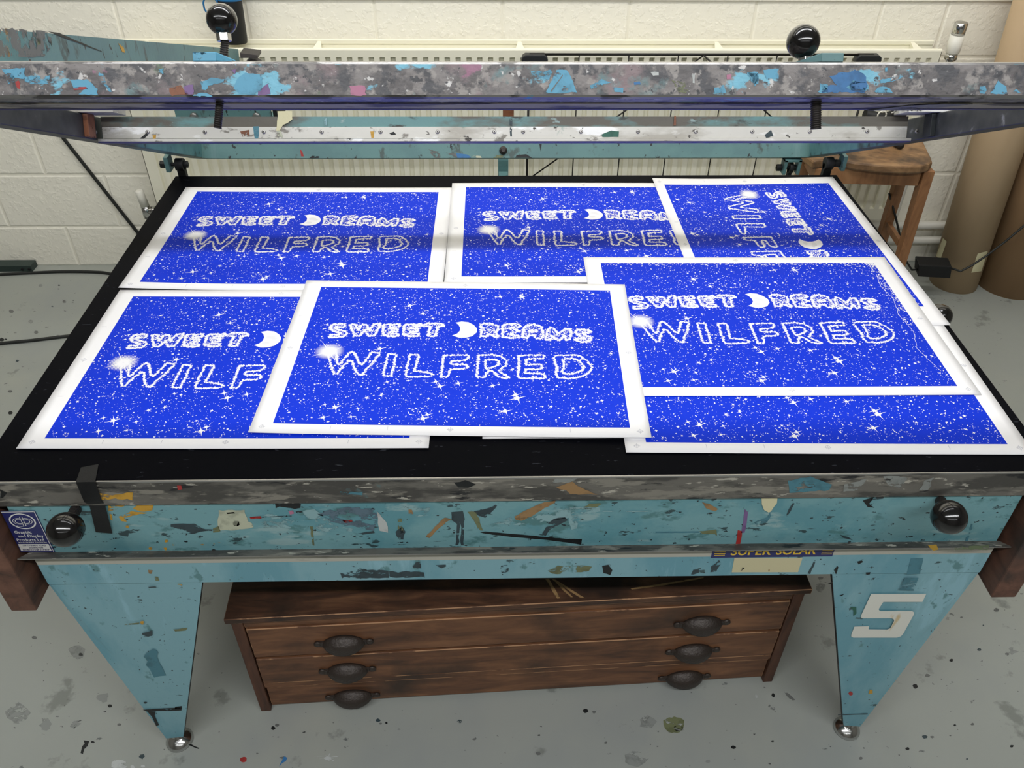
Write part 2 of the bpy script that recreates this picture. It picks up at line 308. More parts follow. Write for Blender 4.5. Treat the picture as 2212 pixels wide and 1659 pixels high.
# artwork outlines in millimetres on the print
BIG=[[(-251.5,-26.0),(-244.4,-44.9),(-238.7,-62.0),(-231.0,-80.2),(-224.9,-80.1),(-218.9,-58.7),(-208.4,-36.8),(-203.2,-41.0),(-192.0,-66.6),(-182.6,-81.9),(-176.5,-81.7),(-170.1,-60.4),(-162.0,-42.9),(-154.5,-19.3),(-155.3,-13.3),(-169.3,-10.7),(-178.4,-40.4),(-182.8,-52.1),(-188.1,-46.5),(-202.1,-14.5),(-208.5,-8.6),(-212.9,-14.7),(-222.8,-41.5),(-226.3,-51.7),(-229.5,-48.9),(-234.6,-30.0),(-238.1,-15.3),(-249.4,-12.6)],[(-136.2,-14.4),(-121.5,-17.0),(-120.8,-30.3),(-121.1,-56.4),(-121.5,-81.9),(-124.6,-84.7),(-137.0,-83.6),(-138.3,-73.8),(-136.9,-51.0),(-136.7,-24.8)],[(-93.6,-16.4),(-77.3,-17.5),(-77.0,-29.3),(-78.8,-55.4),(-79.2,-68.2),(-50.6,-73.2),(-44.2,-77.3),(-46.3,-82.9),(-51.4,-84.4),(-86.0,-86.6),(-93.1,-85.4),(-94.8,-78.5),(-94.7,-55.8),(-94.0,-29.7)],[(-28.4,-18.5),(19.0,-15.8),(21.7,-23.8),(15.0,-33.6),(-10.7,-36.8),(-11.7,-45.8),(19.1,-47.7),(22.0,-54.4),(13.3,-59.8),(-10.6,-62.5),(-12.3,-69.2),(-15.4,-84.5),(-27.1,-84.8),(-27.8,-67.0),(-27.8,-46.2)],[(40.3,-16.1),(67.5,-14.2),(85.4,-19.8),(95.2,-34.0),(95.4,-45.9),(86.2,-57.8),(79.9,-65.0),(92.4,-76.2),(101.8,-84.0),(91.2,-87.6),(79.6,-81.1),(70.6,-67.5),(63.3,-64.2),(57.1,-71.3),(55.5,-85.0),(42.7,-85.3),(39.5,-79.7),(39.8,-54.2),(40.3,-32.9)],[(55.6,-31.4),(73.8,-28.6),(79.9,-36.8),(79.4,-46.3),(68.8,-53.6),(56.6,-58.5),(54.0,-46.9)],[(118.5,-16.6),(139.8,-13.7),(167.9,-13.1),(166.9,-24.0),(150.1,-25.6),(133.9,-28.3),(132.4,-45.0),(147.0,-43.5),(163.0,-44.3),(164.3,-53.7),(159.9,-58.5),(132.4,-59.1),(131.0,-70.7),(149.7,-71.4),(168.3,-74.4),(169.5,-82.4),(165.2,-85.9),(142.4,-86.4),(121.0,-85.8),(117.4,-77.9),(118.7,-47.7)],[(187.6,-19.9),(194.4,-13.6),(215.1,-11.9),(237.2,-12.6),(248.3,-25.7),(256.2,-39.8),(259.2,-51.5),(253.1,-67.9),(238.2,-78.6),(220.8,-84.6),(192.3,-84.2),(189.8,-71.7),(191.9,-50.7),(188.0,-31.9)],[(205.1,-25.5),(223.5,-22.6),(236.3,-30.7),(244.2,-47.2),(240.7,-58.9),(230.2,-67.3),(214.2,-72.2),(204.2,-71.3),(201.6,-62.2),(206.5,-45.7)]]
SMALL=[[(-237.6,83.1),(-238.5,71.7),(-255.6,72.9),(-252.6,66.5),(-234.4,58.9),(-228.5,51.1),(-233.1,39.9),(-256.6,36.9),(-260.2,36.2),(-261.0,45.6),(-241.8,47.6),(-241.7,52.4),(-258.6,58.4),(-266.6,69.4),(-262.7,80.9),(-250.0,83.8)],[(-227.6,80.1),(-217.8,83.6),(-207.0,62.8),(-202.3,80.7),(-194.0,82.6),(-184.4,61.8),(-179.2,84.6),(-164.1,84.9),(-165.8,76.7),(-171.7,44.6),(-183.5,42.7),(-193.9,63.1),(-200.1,42.3),(-211.4,43.6)],[(-157.3,83.5),(-125.5,85.9),(-126.2,76.1),(-142.9,74.0),(-142.3,69.2),(-129.0,67.9),(-129.0,59.9),(-142.7,58.0),(-142.1,53.2),(-125.2,52.0),(-124.3,44.1),(-144.4,42.1),(-155.2,46.6),(-156.6,64.0),(-159.3,76.9)],[(-114.9,84.5),(-83.0,86.9),(-83.9,77.1),(-100.7,75.1),(-100.2,70.2),(-86.9,68.9),(-87.0,60.9),(-100.8,59.0),(-100.3,54.2),(-83.4,53.0),(-82.6,45.1),(-102.8,43.1),(-113.5,47.6),(-114.6,65.1),(-117.0,77.9)],[(-80.7,82.1),(-69.0,88.9),(-40.7,89.6),(-33.4,81.6),(-47.3,78.0),(-48.0,63.5),(-48.4,46.0),(-63.1,44.7),(-63.8,63.1),(-62.3,77.6),(-77.5,78.9)],[(39.7,87.2),(58.0,93.0),(76.9,81.5),(75.7,68.2),(71.4,60.2),(77.8,47.4),(71.8,43.4),(64.1,49.7),(57.8,54.7),(51.3,44.2),(41.4,46.5),(42.0,67.4)],[(86.0,88.4),(107.7,91.6),(120.1,87.8),(120.1,79.9),(101.7,76.8),(114.1,70.5),(120.2,65.3),(105.0,58.4),(100.5,54.4),(117.3,51.0),(118.8,43.3),(105.2,40.4),(85.4,45.0),(85.0,65.8)],[(126.4,48.6),(127.9,74.7),(135.6,85.6),(148.0,91.2),(164.9,80.9),(167.6,60.0),(165.8,41.8),(153.7,41.5),(150.7,51.8),(137.0,51.4),(135.5,42.4),(124.9,43.4)],[(141.7,69.8),(154.0,70.1),(154.6,63.6),(141.6,63.2)],[(172.6,42.0),(175.4,68.0),(183.3,80.1),(189.4,76.2),(198.1,58.1),(212.4,75.5),(221.7,77.0),(225.8,64.0),(220.1,38.0),(212.5,36.6),(210.1,53.2),(200.5,37.5),(191.5,39.9),(185.7,52.6),(182.3,37.1),(173.3,36.9)],[(265.8,68.9),(260.8,62.2),(248.7,63.2),(246.9,59.3),(261.6,49.3),(264.2,41.6),(256.1,32.5),(245.4,31.0),(230.7,38.3),(232.5,43.4),(249.1,42.5),(252.3,45.2),(236.1,56.4),(232.0,65.4),(236.9,73.4),(250.9,75.1)]]
MOON=[(-11.8,92.7),(0.4,97.0),(14.5,94.7),(25.8,85.5),(33.4,72.4),(33.2,59.3),(24.7,46.1),(12.8,40.7),(-0.7,39.9),(-15.7,47.8),(-6.2,54.5),(-1.5,63.7),(-1.3,74.2),(-5.1,84.8)]
GLOW=[(-252.7,-9.7),(-229.3,-9.1),(-256.8,13.0),(-275.9,26.4),(-286.1,-28.3),(-223.0,7.7),(-227.6,-44.5)]
STARS=[(-59.9,107.1),(-81.3,124.3),(-154.8,0.8),(-127.2,-102.2),(-36.2,-100.1),(-27.3,-113.7),(-132.9,-141.3),(116.6,-145.2),(113.5,-135.8),(299.8,-4.8),(-43.3,-194.2),(-49.9,-204.3),(-178.5,-202.6),(-227.3,-205.0),(95.8,-182.1),(-231.0,-169.5),(78.0,191.7),(-112.5,153.5),(-159.5,-149.1),(71.0,-110.0),(124.8,191.6),(-170.1,-179.7),(6.5,-104.1),(-211.4,-176.9)]
# ------------------------------------------------------------------ room
def struct(name, mb, m, label=None, bevel=-1):
    o = mb.build(name, m, None, bevel); o['kind'] = 'structure'; o['label'] = label or name.replace('_', ' '); o['category'] = name.split('_')[0]
    return o
WALL_Y = 1.5562
def build_wall():
    mb = MB(); zs = [FL, -.683, -.4545, -.226, .0025, .231, .4595, .688, .9165, 1.145, 1.3735, 1.602, 1.83, CEIL+.02]
    mb.poly([(-3.2, WALL_Y+.0026, FL), (3.2, WALL_Y+.0026, FL), (3.2, WALL_Y+.0026, CEIL+.02), (-3.2, WALL_Y+.0026, CEIL+.02)], 1)
    g = .003; c = .006
    for r in range(len(zs)-1):
        off = -2.03 if r % 2 else -1.805
        xs = sorted([x for x in [off+.45*k for k in range(-3, 9)] if x < 1.45 and x > -3.15]+[-3.2, 1.83, 2.28, 2.73, 3.2]+([1.58] if r in (2, 4) else []))
        for i in range(len(xs)-1):
            x0, x1, z0, z1 = xs[i]+g, xs[i+1]-g, zs[r]+(g if r else 0), zs[r+1]-g
            f = [(x0+c, WALL_Y, z0+c), (x1-c, WALL_Y, z0+c), (x1-c, WALL_Y, z1-c), (x0+c, WALL_Y, z1-c)]
            b = [(x0, WALL_Y+.0026, z0), (x1, WALL_Y+.0026, z0), (x1, WALL_Y+.0026, z1), (x0, WALL_Y+.0026, z1)]
            mb.add(f+b, [(0, 1, 2, 3)]+[(k, (k+4), (k+1) % 4+4, (k+1) % 4) for k in range(4)], 0)
    return struct('wall_back', mb, [M['wall'], M['joint']], 'cream painted block wall behind the radiator')
build_wall()
mb = MB(); mb.box(-3.2, 3.2, -4.5, WALL_Y+.1, FL-.05, FL)
fl = lambda u, v: px(u, v, 'z', FL)+Vector((0, 0, .0004))
def blob(mb, cx, cy, rx, ry, fn, mi, amp=2, n=12):
    mark(mb, [(cx+rx*math.cos(2*math.pi*k/n), cy+ry*math.sin(2*math.pi*k/n)) for k in range(n)], fn, mi, amp, 6)
FM = [M['floor']]+[M[k] for k in ('p_red', 'p_white', 'p_black', 'p_blue', 'p_grey', 'p_mid', 'p_olive', 'p_slate')]
blob(mb, 526, 1641, 7, 6, fl, 1, 1); blob(mb, 258, 1652, 18, 11, fl, 2, 2); blob(mb, 286, 1657, 5, 4, fl, 2, 1); blob(mb, 309, 1655, 4, 3, fl, 2, 1)
mark(mb, [(181, 1599), (192, 1601), (190, 1612), (183, 1618), (179, 1629), (175, 1627), (178, 1612), (182, 1606)], fl, 3, 1)
blob(mb, 201, 1603, 4, 2, fl, 3, 1); blob(mb, 307, 1634, 6, 5, fl, 8, 2); blob(mb, 590, 1573, 5, 4, fl, 3, 1)
mark(mb, [(612, 1634), (619, 1636), (616, 1644), (610, 1650), (604, 1657), (606, 1647)], fl, 4, 2)
mark(mb, [(395, 1604), (412, 1607), (430, 1616), (428, 1618), (410, 1610)], fl, 3, 1)
for (cx, cy, rx, ry) in ((38, 1540, 24, 22), (168, 1408, 18, 14), (222, 1507, 14, 10), (163, 1565, 10, 8), (100, 1565, 12, 14), (1400, 1560, 16, 14), (1375, 1640, 26, 18), (2190, 1406, 11, 8), (1775, 1270, 8, 10), (1940, 1240, 8, 8)):
    blob(mb, cx, cy, rx, ry, fl, 6, 5)
blob(mb, 1456, 1566, 24, 18, fl, 7, 3); blob(mb, 1466, 1574, 11, 7, fl, 6, 2)
blob(mb, 1977, 1483, 6, 5, fl, 3, 2); blob(mb, 1634, 1504, 3, 4, fl, 2, 1); blob(mb, 1670, 1502, 4, 4, fl, 3, 1)
mark(mb, [(1692, 1492), (1705, 1500), (1718, 1512), (1712, 1514), (1698, 1502)], fl, 5, 1)
for k in range(9):                   # white scribbled drip in front of the chest
    a = k*.7; p = [(708+math.cos(a)*3, 1637+math.sin(a)*2), (708+math.cos(a)*(12+7*(k % 3)), 1637+math.sin(a)*(6+4*(k % 2))), (709+math.cos(a+.12)*(12+7*(k % 3)), 1638+math.sin(a+.12)*(6+4*(k % 2)))]
    mark(mb, p, fl, 2, .3, 8)
blob(mb, 708, 1638, 9, 4, fl, 2, 1.5)
rs = random.Random(3)
for k in range(70):
    u, v = rs.choice([(rs.uniform(1850, 2200), rs.uniform(1300, 1650)), (rs.uniform(0, 330), rs.uniform(1340, 1650)), (rs.uniform(420, 1800), rs.uniform(1530, 1655)), (rs.uniform(0, 180), rs.uniform(610, 900))])
    s = rs.uniform(1.2, 4.5); blob(mb, u, v, s*1.4, s, fl, rs.choice((3, 5, 5, 6, 8)), 1, 7)
struct('floor', mb, FM, 'grey painted concrete floor with paint drips')
mb = MB(); mb.box(-3.3, 3.3, -4.6, WALL_Y+.1, CEIL, CEIL+.05); struct('ceiling', mb, M['ceiling'], 'white ceiling')
for nm, x in (('wall_left', -3.2), ('wall_right', 3.2)):
    mb = MB(); mb.box(x-(.06 if x < 0 else 0), x+(.06 if x > 0 else 0), -4.5, WALL_Y, FL, CEIL); struct(nm, mb, M['wall_far'], 'grey painted wall at the %s' % nm[5:])
mb = MB(); mb.box(-3.2, 3.2, -4.56, -4.5, FL, CEIL); struct('wall_front', mb, M['wall_far'], 'grey painted wall behind the viewer')
# long thin ledge at the very top of the wall, above the radiator
mb = MB(); mb.box(-3.2, 1.82, WALL_Y-.008, WALL_Y+.002, .1985, .232); struct('trim_1', mb, M['wall_plain'], 'cream ledge line along the wall')
# heating pipes along the foot of the wall
mb = MB()
zt, zb = -.672, -.742
for z in (zt, zb): mb.cyl((1.52, 1.525, z), (3.15, 1.525, z), .0165, 14)
struct('trim_2', mb, M['pipe'], 'two white painted heating pipes along the foot of the wall')

# ------------------------------------------------------------------ printing press
press = thing('screen_printing_press', 'large teal screen printing table with black bed, lifted frame and paint spattered aluminium front bar', 'printing press', (0, 0, FL))
mb = MB(); mb.box(-.9, .9, -.5705, .57, -.012, 0); bed = mb.build('bed', M['black_bed'], press, .0015)
mb = MB(); mb.box(-.9, .9, -.572, -.545, -.058, -.0125); mb.box(-.9, .9, .545, .57, -.058, -.0125); mb.box(-.9, -.875, -.545, .545, -.058, -.0125); mb.box(.875, .9, -.545, .545, -.058, -.0125)
mb.box(-.9, .9, -.5735, -.5706, -.0035, -.0004, 1); mb.box(-.9, .9, -.5722, -.5706, -.0125, -.0036)
tr = lambda u, v: px(u, v, 'y', -.5725)
K1 = lambda L: [(x/3.16, 960+y/3.16) for x, y in L]
K2 = lambda L: [(700+x/3.16, 960+y/3.16) for x, y in L]
K3 = lambda L: [(1400+x/2.724, 960+y/2.724) for x, y in L]
TM = [M['dirty_trim'], M['steel']]+[M[k] for k in ('p_yellow', 'p_tan', 'p_mid', 'p_black', 'p_tealdark', 'p_red')]
mark(mb, K1([(690, 335), (760, 345), (900, 325), (900, 378), (780, 370), (697, 382)]), tr, 2)
mark(mb, K2([(1590, 290), (1690, 255), (1760, 300), (1870, 342), (1680, 342), (1650, 315)]), tr, 3)
mark(mb, K2([(1570, 235), (1690, 228), (1760, 235), (1660, 260), (1565, 262)]), tr, 4)
mark(mb, K2([(890, 260), (960, 245), (1030, 270), (990, 300), (910, 290)]), tr, 5)
mark(mb, K2([(105, 325), (260, 325), (260, 345), (105, 345)]), tr, 6)
mark(mb, K3([(1150, 235), (1290, 200), (1250, 250), (1220, 275), (1145, 280)]), tr, 4)
mark(mb, K3([(1390, 185), (1540, 190), (1480, 260), (1400, 230)]), tr, 4)
mark(mb, K3([(1600, 270), (1620, 215), (1680, 195), (1650, 270)]), tr, 4); mark(mb, K3([(820, 215), (960, 190), (1080, 240), (1060, 270), (840, 285)]), tr, 6)
mark(mb, K1([(1210, 280), (1235, 280), (1245, 305), (1215, 312)]), tr, 7, 1); mark(mb, K1([(0, 300), (40, 330), (20, 365), (0, 370)]), tr, 5)
mb.build('bed_edge_trim', TM, press, 0)
# apron
AY = -.566
mb = MB(); mb.box(-.868, .868, AY, .566, -.19, -.0585)
ap = lambda u, v: px(u, v, 'y', AY-.0005)
an = ['p_yellow', 'p_cream', 'p_slate', 'p_black', 'p_red', 'p_pink', 'p_pale', 'p_white', 'p_tan', 'p_greyblue', 'p_olive', 'p_green', 'p_purple', 'p_tealdark']
ai = {k: i+1 for i, k in enumerate(an)}
AM = [M['teal']]+[M[k] for k in an]
def am(k, pts, amp=2.0, step=8): mark(mb, pts, ap, ai['p_'+k], amp, step)
am('yellow', K1([(735, 405), (815, 405), (860, 415), (800, 445), (745, 455)])); am('yellow', K1([(910, 440), (960, 400), (1045, 400), (1040, 450), (960, 460)])); am('yellow', K1([(810, 490), (900, 455), (1010, 470), (900, 485), (840, 503), (865, 530), (825, 525)])); am('yellow', K1([(745, 470), (762, 480), (768, 520), (752, 515)]), 1)
for x, y in ((870, 562), (1135, 660), (1185, 680), (1025, 710), (1130, 713)): blob(mb, x/3.16, 960+y/3.16, 3.5, 3.2, ap, 1, 1)
am('pale', K1([(1700, 500), (1850, 470), (2000, 520), (1980, 570), (1750, 570)]), 3); am('pale', K1([(2060, 455), (2150, 440), (2212, 490), (2180, 520), (2100, 500)]), 3)
am('cream', K1([(1480, 520), (1500, 450), (1670, 445), (1680, 500), (1730, 560), (1660, 580), (1490, 590)]), 3); blob(mb, 1615/3.16, 960+540/3.16, 8, 6, ap, ai['p_white'], 1)
am('greyblue', K1([(1545, 465), (1600, 460), (1605, 472), (1550, 476)]), 1)
am('slate', K1([(1160, 545), (1330, 540), (1380, 575), (1460, 580), (1455, 592), (1370, 595), (1330, 610), (1165, 608)])); am('olive', K1([(1450, 575), (1490, 560), (1510, 590), (1460, 605)]))
am('black', K1([(1880, 405), (1910, 410), (1960, 395), (2020, 393), (2055, 410), (2050, 435), (2010, 440), (1960, 432), (1910, 425), (1885, 435)]), 1)
am('red', K1([(1705, 495), (1780, 490), (1785, 505), (1710, 510)]), .8); am('slate', K1([(1785, 494), (1990, 486), (1990, 491), (1785, 500)]), .6); am('pink', K1([(1970, 455), (2000, 450), (2010, 470), (1980, 480)]), .8)
am('olive', K1([(2115, 560), (2135, 560), (2148, 690), (2135, 690)]), 1)
am('greyblue', K2([(-40, 470), (120, 430), (340, 430), (370, 520), (340, 590), (200, 560), (60, 540)]), 4); am('pale', K2([(-60, 510), (0, 500), (80, 560), (190, 570), (180, 595), (0, 600), (-50, 570)]), 3)
am('white', K2([(360, 455), (400, 500), (440, 560), (440, 605), (380, 590)])); am('pale', K2([(415, 435), (720, 432), (700, 480), (610, 498), (585, 460), (510, 460), (480, 520), (430, 480)]), 3)
am('tan', K2([(575, 445), (600, 445), (608, 475), (580, 480)]), 1); am('red', K2([(125, 515), (190, 515), (200, 530), (140, 535)]), 1)
am('tan', K2([(690, 635), (760, 560), (820, 500), (865, 510), (790, 570), (720, 640)])); am('olive', K2([(985, 460), (1040, 460), (1085, 585), (1060, 590)]))
am('slate', K2([(865, 460), (945, 455), (960, 510), (955, 690), (935, 690), (930, 530), (918, 690), (900, 690), (905, 540), (870, 520)])); am('slate', K2([(490, 600), (530, 560), (550, 600), (540, 650), (510, 650)]))
am('slate', K2([(1030, 455), (1120, 440), (1200, 385), (1215, 395), (1140, 460), (1100, 500), (1050, 490)]), 3)
am('pale', K2([(1145, 545), (1250, 500), (1440, 500), (1540, 430), (1700, 425), (1870, 425), (1890, 460), (1740, 480), (1720, 570), (1690, 585), (1670, 500), (1560, 520), (1400, 540), (1280, 550)]), 3)
am('tan', K2([(1305, 490), (1400, 440), (1500, 395), (1585, 380), (1580, 400), (1480, 450), (1360, 520), (1310, 515)])); am('slate', K2([(1490, 610), (1520, 545), (1570, 510), (1640, 495), (1660, 520), (1580, 560), (1530, 590), (1510, 625)]))
am('black', K2([(1065, 600), (1100, 595), (1300, 612), (1500, 630), (1655, 645), (1760, 645), (1755, 685), (1655, 670), (1500, 650), (1280, 632), (1100, 610)]), .8)
am('cream', K2([(880, 370), (960, 372), (940, 390), (885, 385)]), 1); am('slate', K2([(95, 630), (340, 590), (345, 605), (120, 635)]), 1); am('pale', K2([(1900, 452), (2212, 455), (2212, 460), (1900, 460)]), .8)
am('olive', K2([(1740, 440), (1840, 400), (1900, 400), (1840, 450)]), 3); am('olive', K2([(495, 480), (520, 500), (545, 600), (520, 610), (500, 540)]), 3)
am('tan', K3([(315, 340), (360, 350), (410, 380), (395, 395), (340, 375)]), 1); am('red', K3([(530, 505), (555, 510), (540, 590), (515, 590)]), 1); am('purple', K3([(570, 380), (590, 400), (570, 520), (550, 520)]), 1)
am('tealdark', K3([(620, 460), (700, 430), (720, 400), (725, 420), (700, 460), (640, 472)]), 1); am('slate', K3([(1130, 530), (1180, 545), (1205, 562), (1150, 550)]), 1)
am('tealdark', K3([(0, 515), (300, 512), (300, 520), (0, 522)]), .6); am('olive', K3([(300, 512), (400, 500), (405, 540), (390, 528), (320, 528)]), 1); am('black', K3([(1265, 330), (1330, 310), (1300, 350), (1330, 372), (1290, 368)]), 1)
am('slate', K3([(1310, 290), (1400, 290), (1380, 320), (1310, 330)]), 2); am('tealdark', K3([(1900, 470), (1912, 470), (1880, 580), (1862, 578)]), 1); am('slate', K3([(825, 380), (850, 345), (862, 350), (830, 410), (815, 420)]), 1.5)
apron = mb.build('apron', AM, press, 0)
# ledge, pale strip and lower rail
LZB, LZF = px(1106, 1180.5, 'y', AY).z, px(1106, 1194, 'y', -.587).z
mb = MB(); mb.hexa([Vector((-.872, AY, LZB-.004)), Vector((.872, AY, LZB-.004)), Vector((.882, -.587, LZF-.0022)), Vector((-.882, -.587, LZF-.0022))], [Vector((-.872, AY, LZB)), Vector((.872, AY, LZB)), Vector((.882, -.587, LZF)), Vector((-.882, -.587, LZF))])
mb.box(-.882, .882, -.5874, -.5870, LZF-.0022, LZF-.0006, 3)
lg = lambda u, v: pxn(u, v, Vector((0, -.587, LZF+.0004)), Vector((0, LZF-LZB, .021)).normalized())
mark(mb, K3([(1640, 592), (1690, 587), (1715, 618), (1680, 622)]), lg, 1); mark(mb, K3([(1780, 600), (2000, 592), (2010, 618), (1800, 620)]), lg, 2, 3)
mb.build('ledge', [M['dirty_trim'], M['p_yellow'], M['p_olive'], M['steel']], press, 0)
mb = MB(); mb.box(-.868, .868, -.569, AY+.003, -.2155, LZB-.0042); mb.build('pale_strip', M['white_strip'], press, 0)
RY = -.5685
mb = MB(); mb.box(-.8685, .8685, RY, .568, -.272, -.2158)
rl = lambda u, v: px(u, v, 'y', RY-.0005)
RM = [M['teal_clean']]+[M[k] for k in ('p_green', 'p_black', 'p_slate', 'p_olive', 'p_tealdark', 'p_tan')]
def rm(k, pts, amp=2, step=8): mark(mb, pts, rl, k, amp, step)
rm(4, K2([(1520, 860), (1600, 830), (1820, 830), (1810, 870), (1560, 885)]), 3); rm(2, K2([(1895, 830), (1940, 820), (1965, 860), (1955, 890), (1905, 880)])); rm(3, K2([(600, 840), (640, 790), (665, 795), (660, 845)]))
rm(3, K2([(120, 880), (220, 850), (440, 860), (440, 910), (120, 910)]), 4); rm(3, K2([(450, 870), (680, 870), (700, 905), (450, 908)]), 4); rm(3, K2([(760, 825), (830, 820), (835, 832), (800, 845)]), 1); rm(3, K2([(1200, 830), (1250, 825), (1260, 870), (1210, 880)]), 3)
rm(2, K3([(1230, 690), (1260, 682), (1265, 692), (1240, 706)]), .8); rm(2, K3([(1095, 740), (1112, 715), (1118, 722), (1105, 765)]), .8); rm(3, K3([(940, 760), (975, 690), (990, 675), (975, 715), (955, 762)]), .8); rm(5, K3([(1545, 672), (1620, 668), (1600, 762), (1520, 765)]), .5)
rm(2, K3([(1282, 755), (1310, 752), (1305, 766), (1284, 768)]), .6); rm(6, K1([(1010, 858), (1040, 860), (1035, 885), (1015, 880)]), 1); rm(4, K1([(1050, 900), (1080, 905), (1085, 930), (1065, 930)]), 1); rm(3, K3([(270, 740), (300, 735), (300, 770), (250, 768)]), 2)
rm(3, K3([(370, 720), (420, 680), (430, 700), (400, 750), (370, 750)]), 2)
mb.build('lower_rail', RM, press, 0)
mb = MB(); mb.poly([rl(*p) for p in K3([(508, 667), (909, 667), (882, 752), (492, 753)])], 0)
mark(mb, K3([(538, 735), (556, 722), (568, 730), (548, 745)]), lambda u, v: px(u, v, 'y', RY-.001), 1, .5); mark(mb, K3([(708, 738), (716, 735), (716, 746), (708, 746)]), lambda u, v: px(u, v, 'y', RY-.001), 2, .5)
mb.build('cream_sticker', [M['cream_sticker'], M['p_black'], M['p_tan']], press, -1)
# lettering helper
def text_geo(body, bold=0.0):
    cu = bpy.data.curves.new('t', 'FONT'); cu.body = body; cu.size = 1; cu.offset = bold; cu.resolution_u = 3
    o = bpy.data.objects.new('t', cu); C.objects.link(o)
    dg = bpy.context.evaluated_depsgraph_get(); dg.update()
    me = bpy.data.meshes.new_from_object(o.evaluated_get(dg))
    v = [p.co.copy() for p in me.vertices]; f = [tuple(p.vertices) for p in me.polygons]
    bpy.data.objects.remove(o); bpy.data.curves.remove(cu); bpy.data.meshes.remove(me)
    x0 = min(p.x for p in v); x1 = max(p.x for p in v); y0 = min(p.y for p in v); y1 = max(p.y for p in v)
    return [((p.x-x0)/(x1-x0), (p.y-y0)/(y1-y0)) for p in v], f
def put_text(mb, body, fn, u0, u1, v0, v1, mi, bold=0.0):     # fn maps (u, v) in 0..1 to the plate
    vs, fs = text_geo(body, bold); mb.add([fn(u0+a*(u1-u0), v0+b*(v1-v0)) for a, b in vs], fs, mi)
# navy SUPER SOLAR sticker on the pale strip
SY = -.5694
s0, s1 = px(1537, 1198, 'y', SY).x, px(1799, 1198, 'y', SY).x
sz0, sz1 = px(1668, 1203.5, 'y', SY).z, LZB-.0043
mb = MB(); mb.poly([(s0, SY, sz0), (s1, SY, sz0), (s1, SY, sz1), (s0, SY, sz1)], 0)
sfn = lambda u, v: Vector((s0+u*(s1-s0), SY-.0004, sz0+v*(sz1-sz0)))
put_text(mb, 'SUPER', sfn, .155, .485, .22, .98, 1, .02); put_text(mb, 'SOLAR', sfn, .525, .855, .22, .98, 1, .02)
for u0 in (.02, .90):
    for k in range(4): mb.poly([sfn(u0, .22+k*.16), sfn(u0+.09, .22+k*.16), sfn(u0+.09, .28+k*.16), sfn(u0, .28+k*.16)], 1)
mb.build('name_sticker', [M['navy'], M['yellow']], press, -1)
# maker's plate
PYY = AY-.0012
q = [px(u, v, 'y', PYY) for u, v in ((45, 1192.5), (118.5, 1192.5), (75, 1103.5), (1.5, 1104.5))]
pf = lambda d: (lambda u, v: (q[0].lerp(q[1], u)).lerp(q[3].lerp(q[2], u), v)+Vector((0, -d, 0)))
mb = MB(); mb.hexa([p+Vector((0, .001, 0)) for p in q], q, 0)
f1, f2, f3 = pf(.0003), pf(.0006), pf(.0009)
for a, b, c, d in ((0, 1, .975, .99), (.965, .985, 0, .985)): mb.poly([f1(a, c), f1(b, c), f1(b, d), f1(a, d)], 1)
def ring(mb, fn, cu, cv, ru, rv, wu, wv, mi, a0=0, a1=2*math.pi, n=40):
    v = []
    for k in range(n+1):
        a = a0+(a1-a0)*k/n; v += [fn(cu+ru*math.cos(a), cv+rv*math.sin(a)), fn(cu+(ru-wu)*math.cos(a), cv+(rv-wv)*math.sin(a))]
    mb.add(v, [(2*k, 2*k+2, 2*k+3, 2*k+1) for k in range(n)], mi)
ring(mb, f2, .5, .765, .385, .185, .045, .022, 1)
ring(mb, f2, .40, .765, .12, .055, .02, .009, 1, .6, 5.7); ring(mb, f2, .40, .765, .19, .075, .018, .008, 1, .9, 5.4); ring(mb, f2, .60, .765, .12, .055, .02, .009, 1, -2.5, 2.5); ring(mb, f2, .60, .765, .19, .075, .018, .008, 1, -2.2, 2.2)
for u in (.46, .535): mb.poly([f2(u, .655), f2(u+.018, .655), f2(u+.018, .875), f2(u, .875)], 1)
ring(mb, f2, .40, .67, .14, .03, .018, .009, 1, 3.3, 6.2)
for body, u0, u1, v0, v1, bd in (('Graphic', .10, .60, .445, .535, .012), ('and Display', .15, .90, .35, .44, .012), ('Products Ltd', .06, .86, .275, .345, .012), ('MACHINERY DIVISION', .08, .90, .232, .258, .01)):
    put_text(mb, body, f1, u0, u1, v0, v1, 1, bd)
mb.poly([f1(.03, .03), f1(.93, .03), f1(.93, .205), f1(.03, .205)], 1)
for body, u0, u1, v0, v1 in (('179 TYBURN ROAD', .16, .84, .155, .19), ('ERDINGTON', .32, .72, .10, .135), ('BIRMINGHAM B24 8NP', .10, .88, .045, .08)):
    put_text(mb, body, f2, u0, u1, v0, v1, 0, .01)
mb.build('maker_plate', [M['navy'], M['white']], press, -1)
# torn masking tape and hanging black tape
mb = MB(); tp = lambda u, v: px(u, v, 'y', AY-.0016)
mark(mb, K3([(665, 315), (760, 315), (755, 345), (725, 395), (712, 400), (680, 385)]), tp, 0, 1.2); mb.build('masking_tape', M['masking'], press, -1)
b0 = [px(u, v, 'z', .0012) for u, v in ((175, 1010), (213, 1003))]
e0 = [Vector((px(u, v, 'y', -.5752).x, -.5752, .0012)) for u, v in ((163, 1039), (204, 1037))]
e1 = [px(u, v, 'y', -.5752) for u, v in ((182, 1084), (219, 1081))]; e2 = [px(u, v, 'y', -.5705) for u, v in ((193, 1090), (226, 1088))]; e3 = [px(u, v, 'y', -.5695) for u, v in ((207, 1149), (243, 1152))]
mb = MB(); rows = [b0, e0, e1, e2, e3]
mb.add([p for r in rows for p in r], [(2*i, 2*i+1, 2*i+3, 2*i+2) for i in range(4)])
o = mb.build('black_tape', M['black_tape'], press, -1); so = o.modifiers.new('thick', 'SOLIDIFY'); so.thickness = .0006
